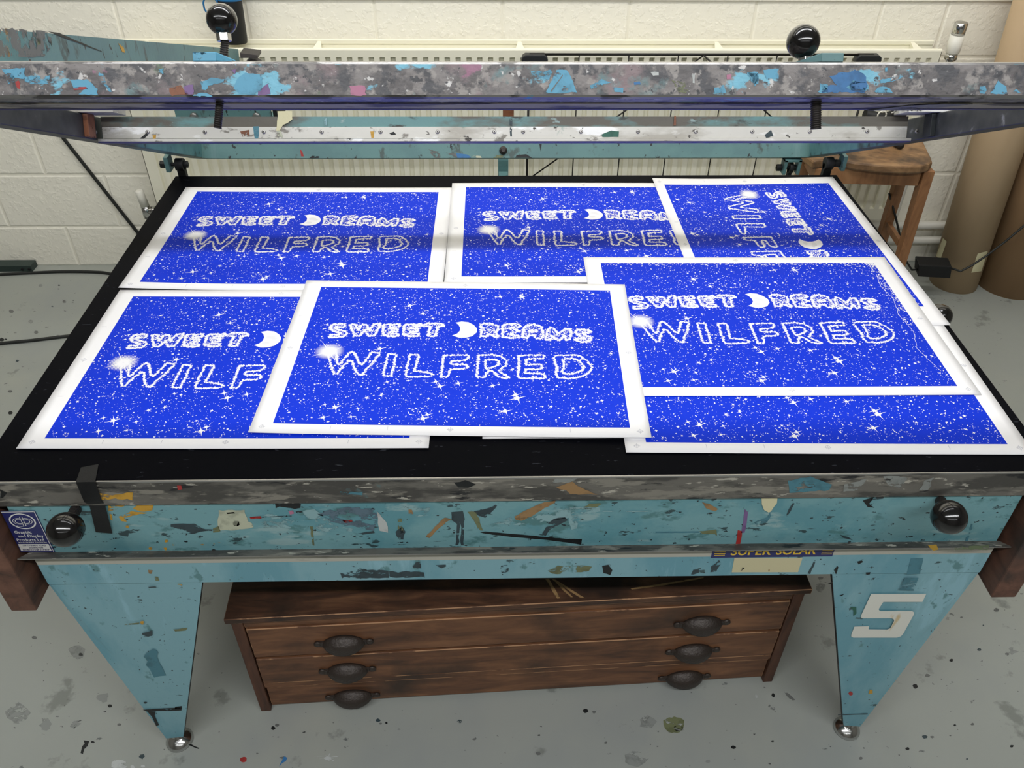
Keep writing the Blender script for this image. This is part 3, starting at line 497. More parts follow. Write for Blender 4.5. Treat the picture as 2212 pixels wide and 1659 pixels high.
# legs
def leg(sx, sy):
    top = [(.588, -.2725), (.874, -.2725)]; bot = [(.757, -.832), (.799, -.838)]
    mb = MB(); t = .003; Y = RY+.001
    P = lambda x, y, z: Vector((sx*x, y if sy < 0 else -y, z))
    fr = [P(.588, Y, -.2725), P(.868, Y, -.2725), P(.874, Y+.006, -.2755), P(.801, Y+.006, -.838), P(.797, Y, -.838), P(.757, Y, -.832)]
    mb.prism(fr, P(0, t, 0)-P(0, 0, 0))
    sd = [P(.874, Y+.006, -.2725), P(.874, -.30, -.2725), P(.803, -.528, -.832), P(.801, Y+.006, -.838)]
    mb.prism(sd, P(-t, 0, 0)-P(0, 0, 0))
    lp = [P(.588, Y+t, -.2725), P(.757, Y+t, -.832)]   # folded inner lip
    mb.hexa([lp[0], lp[1], lp[1]+Vector((sx*t, 0, 0)), lp[0]+Vector((sx*t, 0, 0))], [p+P(0, .012, 0)-P(0, 0, 0) for p in (lp[0], lp[1], lp[1]+Vector((sx*t, 0, 0)), lp[0]+Vector((sx*t, 0, 0)))], 1)
    return mb, P
for sx in (-1, 1):
    for sy in (-1, 1):
        mb, P = leg(sx, sy); ms = [M['teal_clean'], M['ink_dark']]
        if sy < 0:
            lf = lambda u, v: px(u, v, 'y', RY+.0005)
            ms += [M[k] for k in ('p_black', 'p_red', 'p_yellow', 'p_green', 'p_tealdark', 'p_slate', 'p_olive')]
            if sx < 0:
                mark(mb, [(308, 1533), (392, 1528), (392, 1535), (316, 1537)], lf, 2, .5); mark(mb, [(318, 1537), (336, 1537), (334, 1546), (343, 1566), (337, 1569), (328, 1548)], lf, 2, .6); mark(mb, [(378, 1527), (393, 1525), (393, 1532), (378, 1532)], lf, 2, .5)
                blob(mb, 307, 1345, 4, 4, lf, 4, 1); mark(mb, [(268, 1348), (300, 1345), (300, 1348), (268, 1350)], lf, 8, .8); mark(mb, [(375, 1360), (405, 1356), (402, 1362), (378, 1364)], lf, 8, 1)
                mark(mb, [(308, 1368), (330, 1362), (325, 1380), (308, 1382)], lf, 7, 2); mark(mb, [(312, 1420), (335, 1400), (355, 1460), (330, 1465)], lf, 6, 4); blob(mb, 314, 1518, 3.5, 2, lf, 2, .5); blob(mb, 388, 1258+6, 6, 2.5, lf, 4, 1); mark(mb, [(320, 1268), (345, 1266), (345, 1269), (322, 1270)], lf, 7, .6)
            else:
                blob(mb, 1837.5, 1498, 4.5, 4.5, lf, 3, .8); mark(mb, [(1878, 1490), (1885, 1491), (1885, 1498), (1877, 1499)], lf, 4, .7)
                mark(mb, [(1836, 1311), (1850, 1312), (1850, 1325), (1844, 1331), (1843, 1319)], lf, 5, .6); mark(mb, [(1955, 1248), (1984, 1248), (1974, 1276), (1942, 1275)], lf, 6, .4)
                mark(mb, [(1813, 1286), (1824, 1283), (1818, 1288)], lf, 2, .4); mark(mb, [(1786, 1262), (1800, 1255), (1795, 1262)], lf, 2, .5); mark(mb, [(1810, 1543), (1875, 1541), (1875, 1543.5), (1810, 1545)], lf, 7, .5)
        lg_ = mb.build('leg', ms, press, 0)
        c = Vector((sx*.775, sy*.558, FL))
        mb = MB(); mb.lathe([(.0295, 0), (.030, .004), (.027, .011), (.016, .019), (.009, .022), (.0085, .036)], c, (0, 0, 1), 28); mb.build('foot', M['chrome'], lg_)
        if sx > 0 and sy < 0:
            T = lambda L: [px(1740+x/3.867, 1230+y/3.867, 'y', RY+.0004) for x, y in L]
            mb = MB()
            def arc(cx, cy, r, a0, a1, n=5): return [(cx+r*math.cos(math.radians(a0+(a1-a0)*k/n)), cy+r*math.sin(math.radians(a0+(a1-a0)*k/n))) for k in range(n+1)]
            upper = [(548, 205), (1009, 205), (976, 272), (648, 272), (612, 335), (622, 345), (640, 348), (885, 348), (905, 356), (908, 372)]
            pts = [(548, 205), (1009, 205), (976, 272), (650, 272), (611, 332), (620, 348), (890, 348), (908, 360), (905, 378), (815, 540), (795, 560), (765, 570), (400, 570), (382, 562), (382, 545), (408, 478), (530, 474), (528, 500), (680, 502), (708, 492), (740, 430), (735, 414), (715, 409), (478, 409), (462, 402), (464, 385)]
            mb.poly(T(pts)); mb.build('number', M['number'], lg_, -1)
# side boards
for sx in (-1, 1):
    mb = MB(); mb.box(min(sx*.8885, sx*.936), max(sx*.8885, sx*.936), -.60, .5, -.309, -.062); mb.build('side_board', M['board'], press, .003)
    mb = MB()
# ball knobs of the table
def knob(base, c, r, rs):
    mb = MB(); d = (c-base).normalized(); mb.cyl(base, c, rs, 16)
    for k in range(7): p = base+d*(.006+.004*k); mb.cyl(p, p+d*.002, rs*1.12, 16)
    k_ = mb.build('knob_stem', M['dark_metal'], press)
    mb = MB(); mb.ball(c, r, axis=d); mb.build('ball', M['ball'], k_)
knob(px(165, 1098, 'y', AY), px(142, 1144, 'y', -.632), .0285, .0085)
knob(px(2031, 1080, 'y', AY), px(2050, 1117, 'y', -.632), .0285, .0085)
c = px(2029, 683, 'z', -.10); knob(Vector((.868, c.y, -.10)), c, .0285, .0085)
# ---- lifted frame: u runs from the hinge side towards the viewer, w is normal to the frame
TAU = math.radians(27.0)
FU, FN = Vector((0, -math.cos(TAU), math.sin(TAU))), Vector((0, math.sin(TAU), math.cos(TAU)))
P0 = Vector((0, .62, .0352))
def fr(x, u, w): return Vector((x, 0, 0))+P0+FU*u+FN*w
def fbox(mb, x0, x1, u0, u1, w0, w1, mi=0):
    return mb.hexa([fr(x0, u0, w0), fr(x1, u0, w0), fr(x1, u1, w0), fr(x0, u1, w0)], [fr(x0, u0, w1), fr(x1, u0, w1), fr(x1, u1, w1), fr(x0, u1, w1)], mi)
# arms: dark with ink near the front, teal near the hinge, bent round into the rear bar
def arm_mat():
    m, nt, b = newmat('arm_paint_teal_to_inky'); N, L = nt.nodes, nt.links
    tc = N.new('ShaderNodeTexCoord'); sx = N.new('ShaderNodeSeparateXYZ'); L.new(tc.outputs['Object'], sx.inputs[0])
    nz = N.new('ShaderNodeTexNoise'); nz.inputs['Scale'].default_value = 14; nz.inputs['Detail'].default_value = 7; L.new(tc.outputs['Object'], nz.inputs['Vector'])
    ma = N.new('ShaderNodeMath'); ma.operation = 'MULTIPLY_ADD'; L.new(nz.outputs['Fac'], ma.inputs[0]); ma.inputs[1].default_value = .45; L.new(sx.outputs['Y'], ma.inputs[2])
    mr = N.new('ShaderNodeMapRange'); mr.inputs['From Min'].default_value = .50; mr.inputs['From Max'].default_value = .60; L.new(ma.outputs[0], mr.inputs['Value'])
    n2 = N.new('ShaderNodeTexNoise'); n2.inputs['Scale'].default_value = 30; n2.inputs['Detail'].default_value = 6; L.new(tc.outputs['Object'], n2.inputs['Vector'])
    r1 = N.new('ShaderNodeValToRGB'); e = r1.color_ramp.elements; e[0].position = .35; e[0].color = srgb(38, 42, 44); e[1].position = .62; e[1].color = srgb(60, 62, 62); k = e.new(.70); k.color = srgb(126, 128, 130)
    r2 = N.new('ShaderNodeValToRGB'); e = r2.color_ramp.elements; e[0].position = .38; e[0].color = srgb(86, 132, 136); e[1].position = .6; e[1].color = srgb(72, 116, 122); k = e.new(.68); k.color = srgb(40, 54, 56)
    L.new(n2.outputs['Fac'], r1.inputs[0]); L.new(n2.outputs['Fac'], r2.inputs[0])
    mx = N.new('ShaderNodeMix'); mx.data_type = 'RGBA'; L.new(mr.outputs[0], mx.inputs['Factor']); L.new(r1.outputs[0], mx.inputs['A']); L.new(r2.outputs[0], mx.inputs['B'])
    L.new(mx.outputs['Result'], b.inputs['Base Color']); b.inputs['Roughness'].default_value = .45
    return m
M['arm'] = arm_mat()
AH, XI, XO = .048, .862, .902
RC = .075                               # corner radius of the bent tube
for sx in (-1, 1):
    mb = MB(); fbox(mb, *sorted((sx*XI, sx*XO)), -.085, 1.19, 0, AH); arm = mb.build('frame_arm', M['arm'], press, .002)
    mb = MB(); fbox(mb, *sorted((sx*(XI-.066), sx*(XI+.03))), .555, .615, AH+.0005, AH+.0115)       # flat plate on the arm at the clamp bar
    fbox(mb, *sorted((sx*(XI-.010), sx*XI)), .575, .605, .003, AH, 1 if sx < 0 else 2); mb.build('slide_plate', [M['silver'], M['p_rust'], M['ink_dark']], arm, .0008)
mb = MB(); n = 8; th = .04
prof = []
for k in range(n+1):
    a = math.pi/2*k/n
    prof.append((XO-RC+RC*math.cos(a), -.085-RC*math.sin(a), XO-RC+(RC-th)*math.cos(a), -.085-(RC-th)*math.sin(a)))
outer = [(x, u) for x, u, _, _ in prof]+[(-x, u) for x, u, _, _ in prof[::-1]]
inner = [(x, u) for _, _, x, u in prof]+[(-x, u) for _, _, x, u in prof[::-1]]
m_ = len(outer); RH = .043
vs = [fr(x, u, w) for (x, u) in outer for w in (0, RH)]+[fr(x, u, w) for (x, u) in inner for w in (0, RH)]
fs = []
for i in range(m_-1):
    a, b, c, d = 2*i, 2*i+1, 2*i+2, 2*i+3; o2 = 2*m_
    fs += [(a, c, d, b), (a+o2, b+o2, d+o2, c+o2), (a, a+o2, c+o2, c), (b, d, d+o2, b+o2)]
fs += [(0, 1, 1+2*m_, 2*m_), (2*m_-2, 4*m_-2, 4*m_-1, 2*m_-1)]
mb.add(vs, fs)
UF = -.085-RC+th+.0004                   # inner (front) face of the rear bar
rb = lambda u, v: pxn(u, v, fr(0, UF, 0), FU)
mark(mb, [(925, 322), (950, 328), (985, 332), (988, 341), (938, 341)], rb, 1, 1); mark(mb, [(985, 331), (1010, 334), (1020, 341), (988, 341)], rb, 2, 1); mark(mb, [(1013, 341), (1025, 336), (1038, 337), (1040, 341)], rb, 3, .6); mark(mb, [(1062, 341), (1068, 335), (1088, 334), (1086, 341)], rb, 4, .6)
mark(mb, [(1114, 341), (1116, 335), (1136, 333), (1150, 341)], rb, 5, .8); mark(mb, [(1165, 311), (1170, 311), (1168, 328)], rb, 5, .4); mark(mb, [(668, 341), (676, 336), (690, 338), (688, 341)], rb, 5, 1); mark(mb, [(648, 322), (654, 328), (656, 338), (651, 338)], rb, 6, .5)
mb.build('rear_bar', [M['teal_old']]+[M[k] for k in ('p_grey', 'p_blue', 'p_cream', 'p_olive', 'p_black', 'p_red')], press, 0)
mb = MB(); p = rb(1087, 325); mb.lathe([(.0115, 0), (.0115, .006), (.009, .008), (.005, .009), (.005, .011)], p, FU, 20); mb.build('bar_bolt', M['dark_metal'], press)
# clamp bar with riveted aluminium strip
CU = .548
mb = MB(); fbox(mb, -.852, .832, CU-.028, CU, .0, .047, 0); fbox(mb, -.85, .83, CU, CU+.0025, .0035, .0265, 1); fbox(mb, -.86, .84, CU-.028, CU+.004, -.0025, .0028, 1); fbox(mb, -.86, .84, CU-.028, CU+.0035, -.0050, -.0026, 2)
cf = lambda u, v: pxn(u, v, fr(0, CU+.0029, 0), FU)
for k, pts in ((3, [(547, 273), (560, 273), (558, 301), (550, 301)]), (4, [(800, 284), (808, 284), (808, 298), (802, 298)]), (5, [(1300, 290), (1320, 282), (1338, 284), (1336, 296), (1302, 296)]), (6, [(1101, 256), (1107, 256), (1106, 295), (1102, 295)]), (7, [(519, 284), (538, 280), (540, 295), (524, 296)]), (8, [(303, 299), (316, 286), (319, 292), (309, 302)]), (4, [(330, 292), (338, 292), (336, 302), (330, 302)]), (9, [(700, 255), (706, 255), (706, 272), (701, 272)]), (7, [(1456, 251), (1461, 251), (1460, 271), (1455, 271)]), (10, [(841, 288), (850, 284), (856, 291), (846, 292)]), (6, [(0+1652, 292), (1665, 280), (1672, 296), (1655, 298)])):
    mark(mb, pts, cf, k, .8)
bar = mb.build('clamp_bar', [M['clampface'], M['silver'], M['blue_lip']]+[M[k] for k in ('p_tealdark', 'p_yellow', 'p_green', 'p_slate', 'p_rust', 'p_black', 'p_pale', 'p_black')], press, 0)
for u in (206, 319, 443, 570, 695, 822, 945, 1068, 1130, 1255, 1378, 1503, 1625, 1749, 1873, 1980):
    p = pxn(u, 286, fr(0, CU+.0025, 0), FU); p = fr(p.x, CU+.0025, .0165)
    mb = MB(); mb.lathe([(.0042, 0), (.0042, .0014), (.0030, .0022), (.0016, .0022)], p, FU, 14); mb.lathe([(.0016, .0004), (.0015, .0023)], p, FU, 10, 1); mb.build('rivet', [M['steel'], M['dark_metal']], bar)
mb = MB(); mark(mb, [(600, 240), (632, 240), (631, 258), (622, 266), (612, 270), (604, 282), (597, 282), (599, 262)], lambda u, v: pxn(u, v, fr(0, CU+.0036, 0), FU), 0, .8); mark(mb, [(598, 282), (606, 282), (613, 300), (598, 300)], lambda u, v: pxn(u, v, fr(0, CU+.0034, 0), FU), 1, .5)
mb.build('masking_tape', [M['masking'], M['p_cream']], bar, -1)
# front bar
UF1 = 1.24
mb = MB()
c = .005; s = [(UF1-.122, 0), (UF1-.122+c, 0), (UF1-c, .0), (UF1-.0015, .0015), (UF1, c-.001), (UF1, .045-c+.001), (UF1-.0015, .0435), (UF1-c, .045), (UF1-.122, .045)]
b0_ = [fr(-.97, u, w_) for u, w_ in s]; b1_ = [fr(.97, u, w_) for u, w_ in s]; ns = len(s)
mb.add(b0_+b1_, [tuple(range(ns-1, -1, -1)), tuple(range(ns, 2*ns))], 0)
for i in range(ns):
    j = (i+1) % ns; mb.add([b0_[i], b0_[j], b1_[j], b1_[i]], [(0, 1, 2, 3)], 13 if i in (2, 3, 5, 6) else 0)
bf = lambda u, v: pxn(u, v, fr(0, UF1+.0004, 0), FU)
BL = lambda L: [(x/3.687, 30+y/3.687) for x, y in L]
BR = lambda L: [(1600+x/3.614, 20+y/3.614) for x, y in L]
BM = lambda L: [(1100+x/3.687, 90+y/3.687) for x, y in L]
bn = ['p_sky', 'p_blue', 'p_black', 'p_red', 'p_purple', 'p_tan', 'p_white', 'p_rust', 'p_pink', 'p_olive', 'p_tealdark', 'p_grey']
def bm_(k, pts, amp=2.5): mark(mb, pts, bf, bn.index('p_'+k)+1, amp, 6)
for pts in ([(1865, 590), (1900, 500), (1960, 470), (2090, 480), (2090, 600), (2040, 640), (1900, 640)], [(190, 500), (400, 490), (400, 560), (200, 555)], [(560, 525), (700, 520), (775, 600), (775, 645), (630, 640), (680, 590), (590, 590)], [(780, 460), (820, 480), (850, 560), (900, 620), (870, 620), (800, 530)], [(60, 490), (110, 480), (110, 600), (80, 620)], [(1600, 540), (1680, 510), (1790, 520), (1780, 545), (1660, 570), (1640, 610), (1605, 600)], [(20, 440), (200, 430), (190, 520), (60, 500)], [(1250, 440), (1310, 435), (1300, 480), (1260, 480)], [(1180, 510), (1240, 500), (1230, 540)], [(1540, 640), (1640, 630), (1700, 655), (1540, 656)]): bm_('sky', BL(pts))
bm_('red', BL([(125, 540), (155, 530), (160, 600), (130, 590)])); bm_('red', BL([(580, 585), (690, 580), (700, 600), (590, 605)]), 1); bm_('purple', BL([(1450, 580), (1530, 560), (1540, 640), (1480, 640)])); bm_('rust', BL([(1340, 590), (1430, 570), (1500, 640), (1360, 650)]))
bm_('purple', BL([(2050, 610), (2130, 560), (2150, 640), (2060, 650)])); bm_('purple', BL([(1840, 450), (1880, 440), (1870, 480)]), 1.5)
bm_('sky', BM([(290, 410), (375, 225), (400, 222), (460, 225), (500, 300), (540, 405), (500, 400), (440, 412)]), .8); mark(mb, BM([(328, 395), (425, 262), (428, 268), (338, 398)]), lambda u, v: pxn(u, v, fr(0, UF1+.0008, 0), FU), 12, .3)
bm_('sky', BM([(180, 240), (340, 225), (320, 300), (190, 280)])); bm_('sky', BM([(640, 350), (740, 300), (800, 320), (660, 380)]), 3); bm_('sky', BM([(820, 360), (920, 370), (900, 410), (850, 400)]), 3); bm_('blue', BM([(990, 325), (1040, 315), (1045, 340), (1000, 345)]), 1)
bm_('white', BM([(1130, 240), (1190, 238), (1195, 270), (1140, 270)]), 2); bm_('white', BM([(1455, 250), (1475, 245), (1480, 330), (1462, 330)]), 1); bm_('pink', BM([(1730, 265), (1770, 260), (1765, 300), (1735, 300)]), 1); bm_('olive', BM([(1300, 310), (1400, 320), (1440, 420), (1340, 400)]), 4)
bm_('sky', BM([(1890, 245), (1980, 240), (1990, 300), (1960, 360), (1930, 310)])); bm_('sky', BM([(1640, 370), (1700, 340), (1720, 410), (1640, 410)]), 3); bm_('pink', BL([(2040+740, 575), (2040+860, 570), (2040+880, 650), (2040+760, 650)]), 3)
for pts in ([(700, 520), (900, 470), (960, 500), (1000, 600), (960, 650), (620, 650), (640, 600), (760, 590)],): bm_('blue', BR(pts), 4)
for pts in ([(880, 560), (990, 570), (1000, 640), (900, 650), (820, 610)], [(180, 470), (290, 465), (300, 540), (200, 545)], [(1870, 600), (1920, 600), (1900, 660), (1870, 660)], [(1960, 640), (2010, 560), (2070, 600), (2080, 660), (1940, 662)], [(1080, 600), (1180, 620), (1190, 650), (1010, 660)], [(1080, 550), (1200, 530), (1300, 515), (1200, 560), (1090, 580)], [(2110, 640), (2160, 620), (2190, 650), (2110, 660)], [(60, 490), (140, 500), (130, 580), (100, 580)], [(620, 580), (690, 590), (680, 650), (610, 650)]): bm_('sky', BR(pts), 3)
bm_('olive', BR([(915, 450), (960, 450), (950, 500), (920, 490)]), 1.5); bm_('grey', BR([(860, 600), (920, 600), (950, 640), (900, 640)]), 2); bm_('sky', BR([(1125, 460), (1145, 455), (1148, 485), (1128, 488)]), .6)
fbar = mb.build('front_bar', [M['bar']]+[M[k] for k in bn]+[M['bar_edge']], press, 0)
mb = MB(); fbox(mb, -.97, .97, 1.138, 1.196, -.0016, -.0002, 0); fbox(mb, -.97, .97, 1.119, 1.131, -.0016, -.0002, 1); mb.build('clamp_jaw', [M['olive'], M['blue_lip']], fbar, 0)
mb = MB(); mb.hexa([fr(.53, 1.20, -.0030), fr(.60, 1.20, -.0030), fr(.55, 1.125, -.0030), fr(.49, 1.125, -.0030)], [fr(.53, 1.20, -.0018), fr(.60, 1.20, -.0018), fr(.55, 1.125, -.0018), fr(.49, 1.125, -.0018)]); mb.build('grey_flap', M['p_grey'], fbar, 0)
# clamp screws with ball knobs through the front bar
SU = 1.205
def at_u(u, v): 
    p = pxn(u, v, fr(0, SU, 0), FU); return p
for k, (bot, top, nutp, ball, br_) in enumerate((((470, 277), (487, 78), (484, 84), (479, 42), .0195), ((1762, 279), (1763, 150), (1738, 128), (1735, 90), .0215))):
    r = .0049 if k == 0 else .0066
    a, b, c = at_u(*bot), at_u(*top), at_u(*ball); mb = MB(); mb.cyl(a, b, r, 14)
    if k: mb.cyl(at_u(1744, 145), c, .0075, 14)
    d = (b-a).normalized(); L_ = (b-a).length; n_ = int(L_/.0028)
    for i in range(n_): p = a+d*(.0028*i); mb.lathe([(r, 0), (r*1.13, .0009), (r, .0018)], p, d, 14)
    sc_ = mb.build('clamp_screw', M['dark_metal'], fbar)
    mb = MB(); b = at_u(*nutp); dd = (c-b).normalized(); e1 = dd.orthogonal().normalized(); e2 = dd.cross(e1); hx = [b+e1*(.0095*math.cos(t*math.pi/3+.5))+e2*(.0095*math.sin(t*math.pi/3+.5)) for t in range(6)]
    mb.hexa([p-dd*.003 for p in hx], [p+dd*.007 for p in hx]); mb.build('nut', M['chrome'], fbar, .0008)
    mb = MB(); mb.ball(c, br_, axis=dd); mb.build('ball', M['ball'], fbar)
    x0, x1 = (at_u(433, 126).x, at_u(483, 126).x) if k == 0 else (at_u(1756, 126).x, at_u(1803, 126).x)
    mb = MB(); fbox(mb, x0, x1, 1.175, 1.235, .0452, .056)
    if k == 0: mb.add([fr(x1, 1.235, .0455), fr(x1, 1.235, .056), fr(x1+.03, 1.20, .0455), fr(x1, 1.19, .056), fr(x1, 1.19, .0455)], [(0, 2, 1), (1, 2, 3), (0, 4, 2), (2, 4, 3)])
    else: mb.add([fr(x0, 1.235, .0455), fr(x0, 1.235, .056), fr(x0-.036, 1.20, .0455), fr(x0, 1.19, .056), fr(x0, 1.19, .0455)], [(0, 1, 2), (1, 3, 2), (0, 2, 4), (2, 3, 4)])
    mb.build('toggle_plate', M['p_sky'] if k == 0 else M['teal_old'], fbar, .001)
# hinges
def hinge(x, plates, disc, y=.578, z=.030, up=.0255, lo=-.03):
    mb = MB()
    for a, b in plates: mb.box(a, b, y-.016, y+.016, z-.016, z+up)
    if len(plates) > 1: mb.box(plates[0][0], plates[1][1], y-.016, y+.016, z+up-.007, z+up+.0005)
    h = mb.build('hinge', M['teal_old'], press, .001)
    mb = MB(); mb.cyl((plates[0][0]-.016, y, z), (disc[1]+.012, y, z), .005, 12); mb.cyl((plates[0][0]-.016, y, z), (plates[0][0]-.002, y, z), .011, 6)
    mb.cyl((disc[0], y, z), (disc[1], y, z), .0165, 20); mb.cyl((disc[1], y, z), (disc[1]+.010, y, z), .010, 6)
    mb.box(disc[0], disc[1], y-.006, y+.010, lo, z); mb.build('hinge_bolt', M['black'], h, .0008)
hinge(-.91, [(-.918, -.906)], (-.893, -.872)); hinge(.89, [(.905, .916)], (.862, .884))
HP = px(1708, 362, 'y', .742); hinge(HP.x, [(HP.x-.026, HP.x-.017), (HP.x+.015, HP.x+.024)], (HP.x-.006, HP.x+.005), y=.742, z=HP.z, up=.030, lo=HP.z-.08)
# rear rail, carriage, post and the long squeegee arm
RYR = 1.02
zz0, zz1 = px(1085, 297, 'y', RYR).z, px(1085, 262, 'y', RYR).z
mb = MB(); mb.box(-1.08, .98, RYR-.02, RYR+.02, zz0, zz1); mb.build('slide_rail', M['dark_metal'], press, .001)
x0, x1 = px(1076, 380, 'y', RYR-.03).x, px(1098, 380, 'y', RYR-.03).x
mb = MB(); mb.box(x0, x1, RYR-.032, RYR-.021, -.40, px(1095, 262, 'y', RYR-.03).z); pst = mb.build('rail_post', M['teal_old'], press, .001)
mb = MB(); xa = px(1098, 245, 'y', RYR-.03).x; mb.box(xa-.017, xa+.017, RYR-.032, RYR-.021, px(1095, 262, 'y', RYR-.03).z+.0005, px(1095, 230, 'y', RYR-.03).z); mb.build('post_cap', M['p_rust'], pst, .001)
mb = MB(); mb.box(x0+.002, x1-.002, .55, RYR-.034, -.22, -.18); mb.build('post_stay', M['teal_old'], press, .001)
k_ = 1.10
E_ = CAM+(Vector((-.735, .80, .24))-CAM)*k_
D_ = -Vector((-.0729, .9481, -.3096)); S_ = Vector((1, 0, 0)); S_ = (S_-D_*S_.dot(D_)).normalized(); W_ = S_.cross(D_)
if W_.z < 0: W_ = -W_
h0 = .0225*k_*.92; L_ = 1.43
mb = MB(); A, B = E_, E_+D_*L_
q_ = lambda c: [c-S_*.045-W_*h0, c-W_*h0, c+W_*h0, c-S_*.045+W_*h0]
mb.hexa(q_(A), q_(B)); 
sf = lambda u, v: pxn(u, v, E_+S_*.0006, S_)
SQ = lambda L: [(x/3.687, 30+y/3.687) for x, y in L]
mark(mb, SQ([(0, 105), (380, 140), (420, 240), (340, 340), (0, 345)]), sf, 1, 6); mark(mb, SQ([(290, 190), (325, 190), (325, 240), (300, 250)]), sf, 2, 1); mark(mb, SQ([(375, 210), (430, 220), (440, 310), (400, 300)]), sf, 2, 2)
mark(mb, SQ([(380, 140), (470, 150), (650, 230), (810, 295), (815, 305), (640, 240), (480, 180)]), sf, 3, .8); mark(mb, SQ([(940, 230), (985, 270), (1000, 310), (975, 300)]), sf, 4, 1); mark(mb, SQ([(40, 115), (60, 115), (80, 340), (65, 345)]), sf, 5, 1)
sqa = mb.build('squeegee_arm', [M['teal_old'], M['p_grey'], M['p_olive'], M['p_black'], M['p_yellow'], M['p_tan']], press, 0)
mb = MB(); mb.hexa([E_+S_*.004+W_*.012, E_+S_*.05+W_*.0+Vector((0, .02, 0)), E_+S_*.05-W_*.008+Vector((0, .02, 0)), E_+S_*.004-W_*.002], [p+Vector((0, .05, 0)) for p in (E_+S_*.004+W_*.012, E_+S_*.05+W_*.0+Vector((0, .02, 0)), E_+S_*.05-W_*.008+Vector((0, .02, 0)), E_+S_*.004-W_*.002)])
mb.lathe([(.03, 0), (.03, .05)], E_+S_*.03-W_*.045+Vector((0, .01, 0)), (0, 1, 0), 20); mb.build('arm_pivot', M['dark_metal'], sqa, 0)
xa, xb = px(378, 245, 'y', RYR-.06).x, px(600, 245, 'y', RYR-.06).x
za, zb_ = px(480, 309, 'y', RYR-.06).z, px(480, 232, 'y', RYR-.06).z
mb = MB(); mb.box(xa, xb-.02, RYR-.06, RYR-.052, zz1-.005, zb_); mb.box(xa, xb, RYR-.05, RYR+.05, zz1+.003, zz1+.012); mb.box(xb-.10-.06, xb-.01, RYR-.055, RYR-.045, za, zz1, 1)
mb.box(xb-.012, xb, RYR-.07, RYR+.04, zz1-.01, zb_+.005, 1); mb.box(xa+.01, xa+.06, RYR+.03, RYR+.05, zz1, E_.z, 0)
mb.hexa([Vector((E_.x-.06, RYR-.045, zz1)), Vector((E_.x-.005, RYR-.045, zz1)), Vector((E_.x-.005, RYR+.0, zz1)), Vector((E_.x-.06, RYR, zz1))], [Vector((E_.x-.06, RYR-.03, E_.z-.03)), Vector((E_.x-.005, RYR-.03, E_.z-.03)), Vector((E_.x-.005, RYR+.01, E_.z-.03)), Vector((E_.x-.06, RYR+.01, E_.z-.03))])
for u in (420, 555): p = px(u, 250, 'y', RYR-.061); mb.lathe([(.012, 0), (.012, .01), (.006, .012)], p, (0, -1, 0), 8, 2)
mb.build('carriage', [M['teal_old'], M['black'], M['steel']], press, .0008)

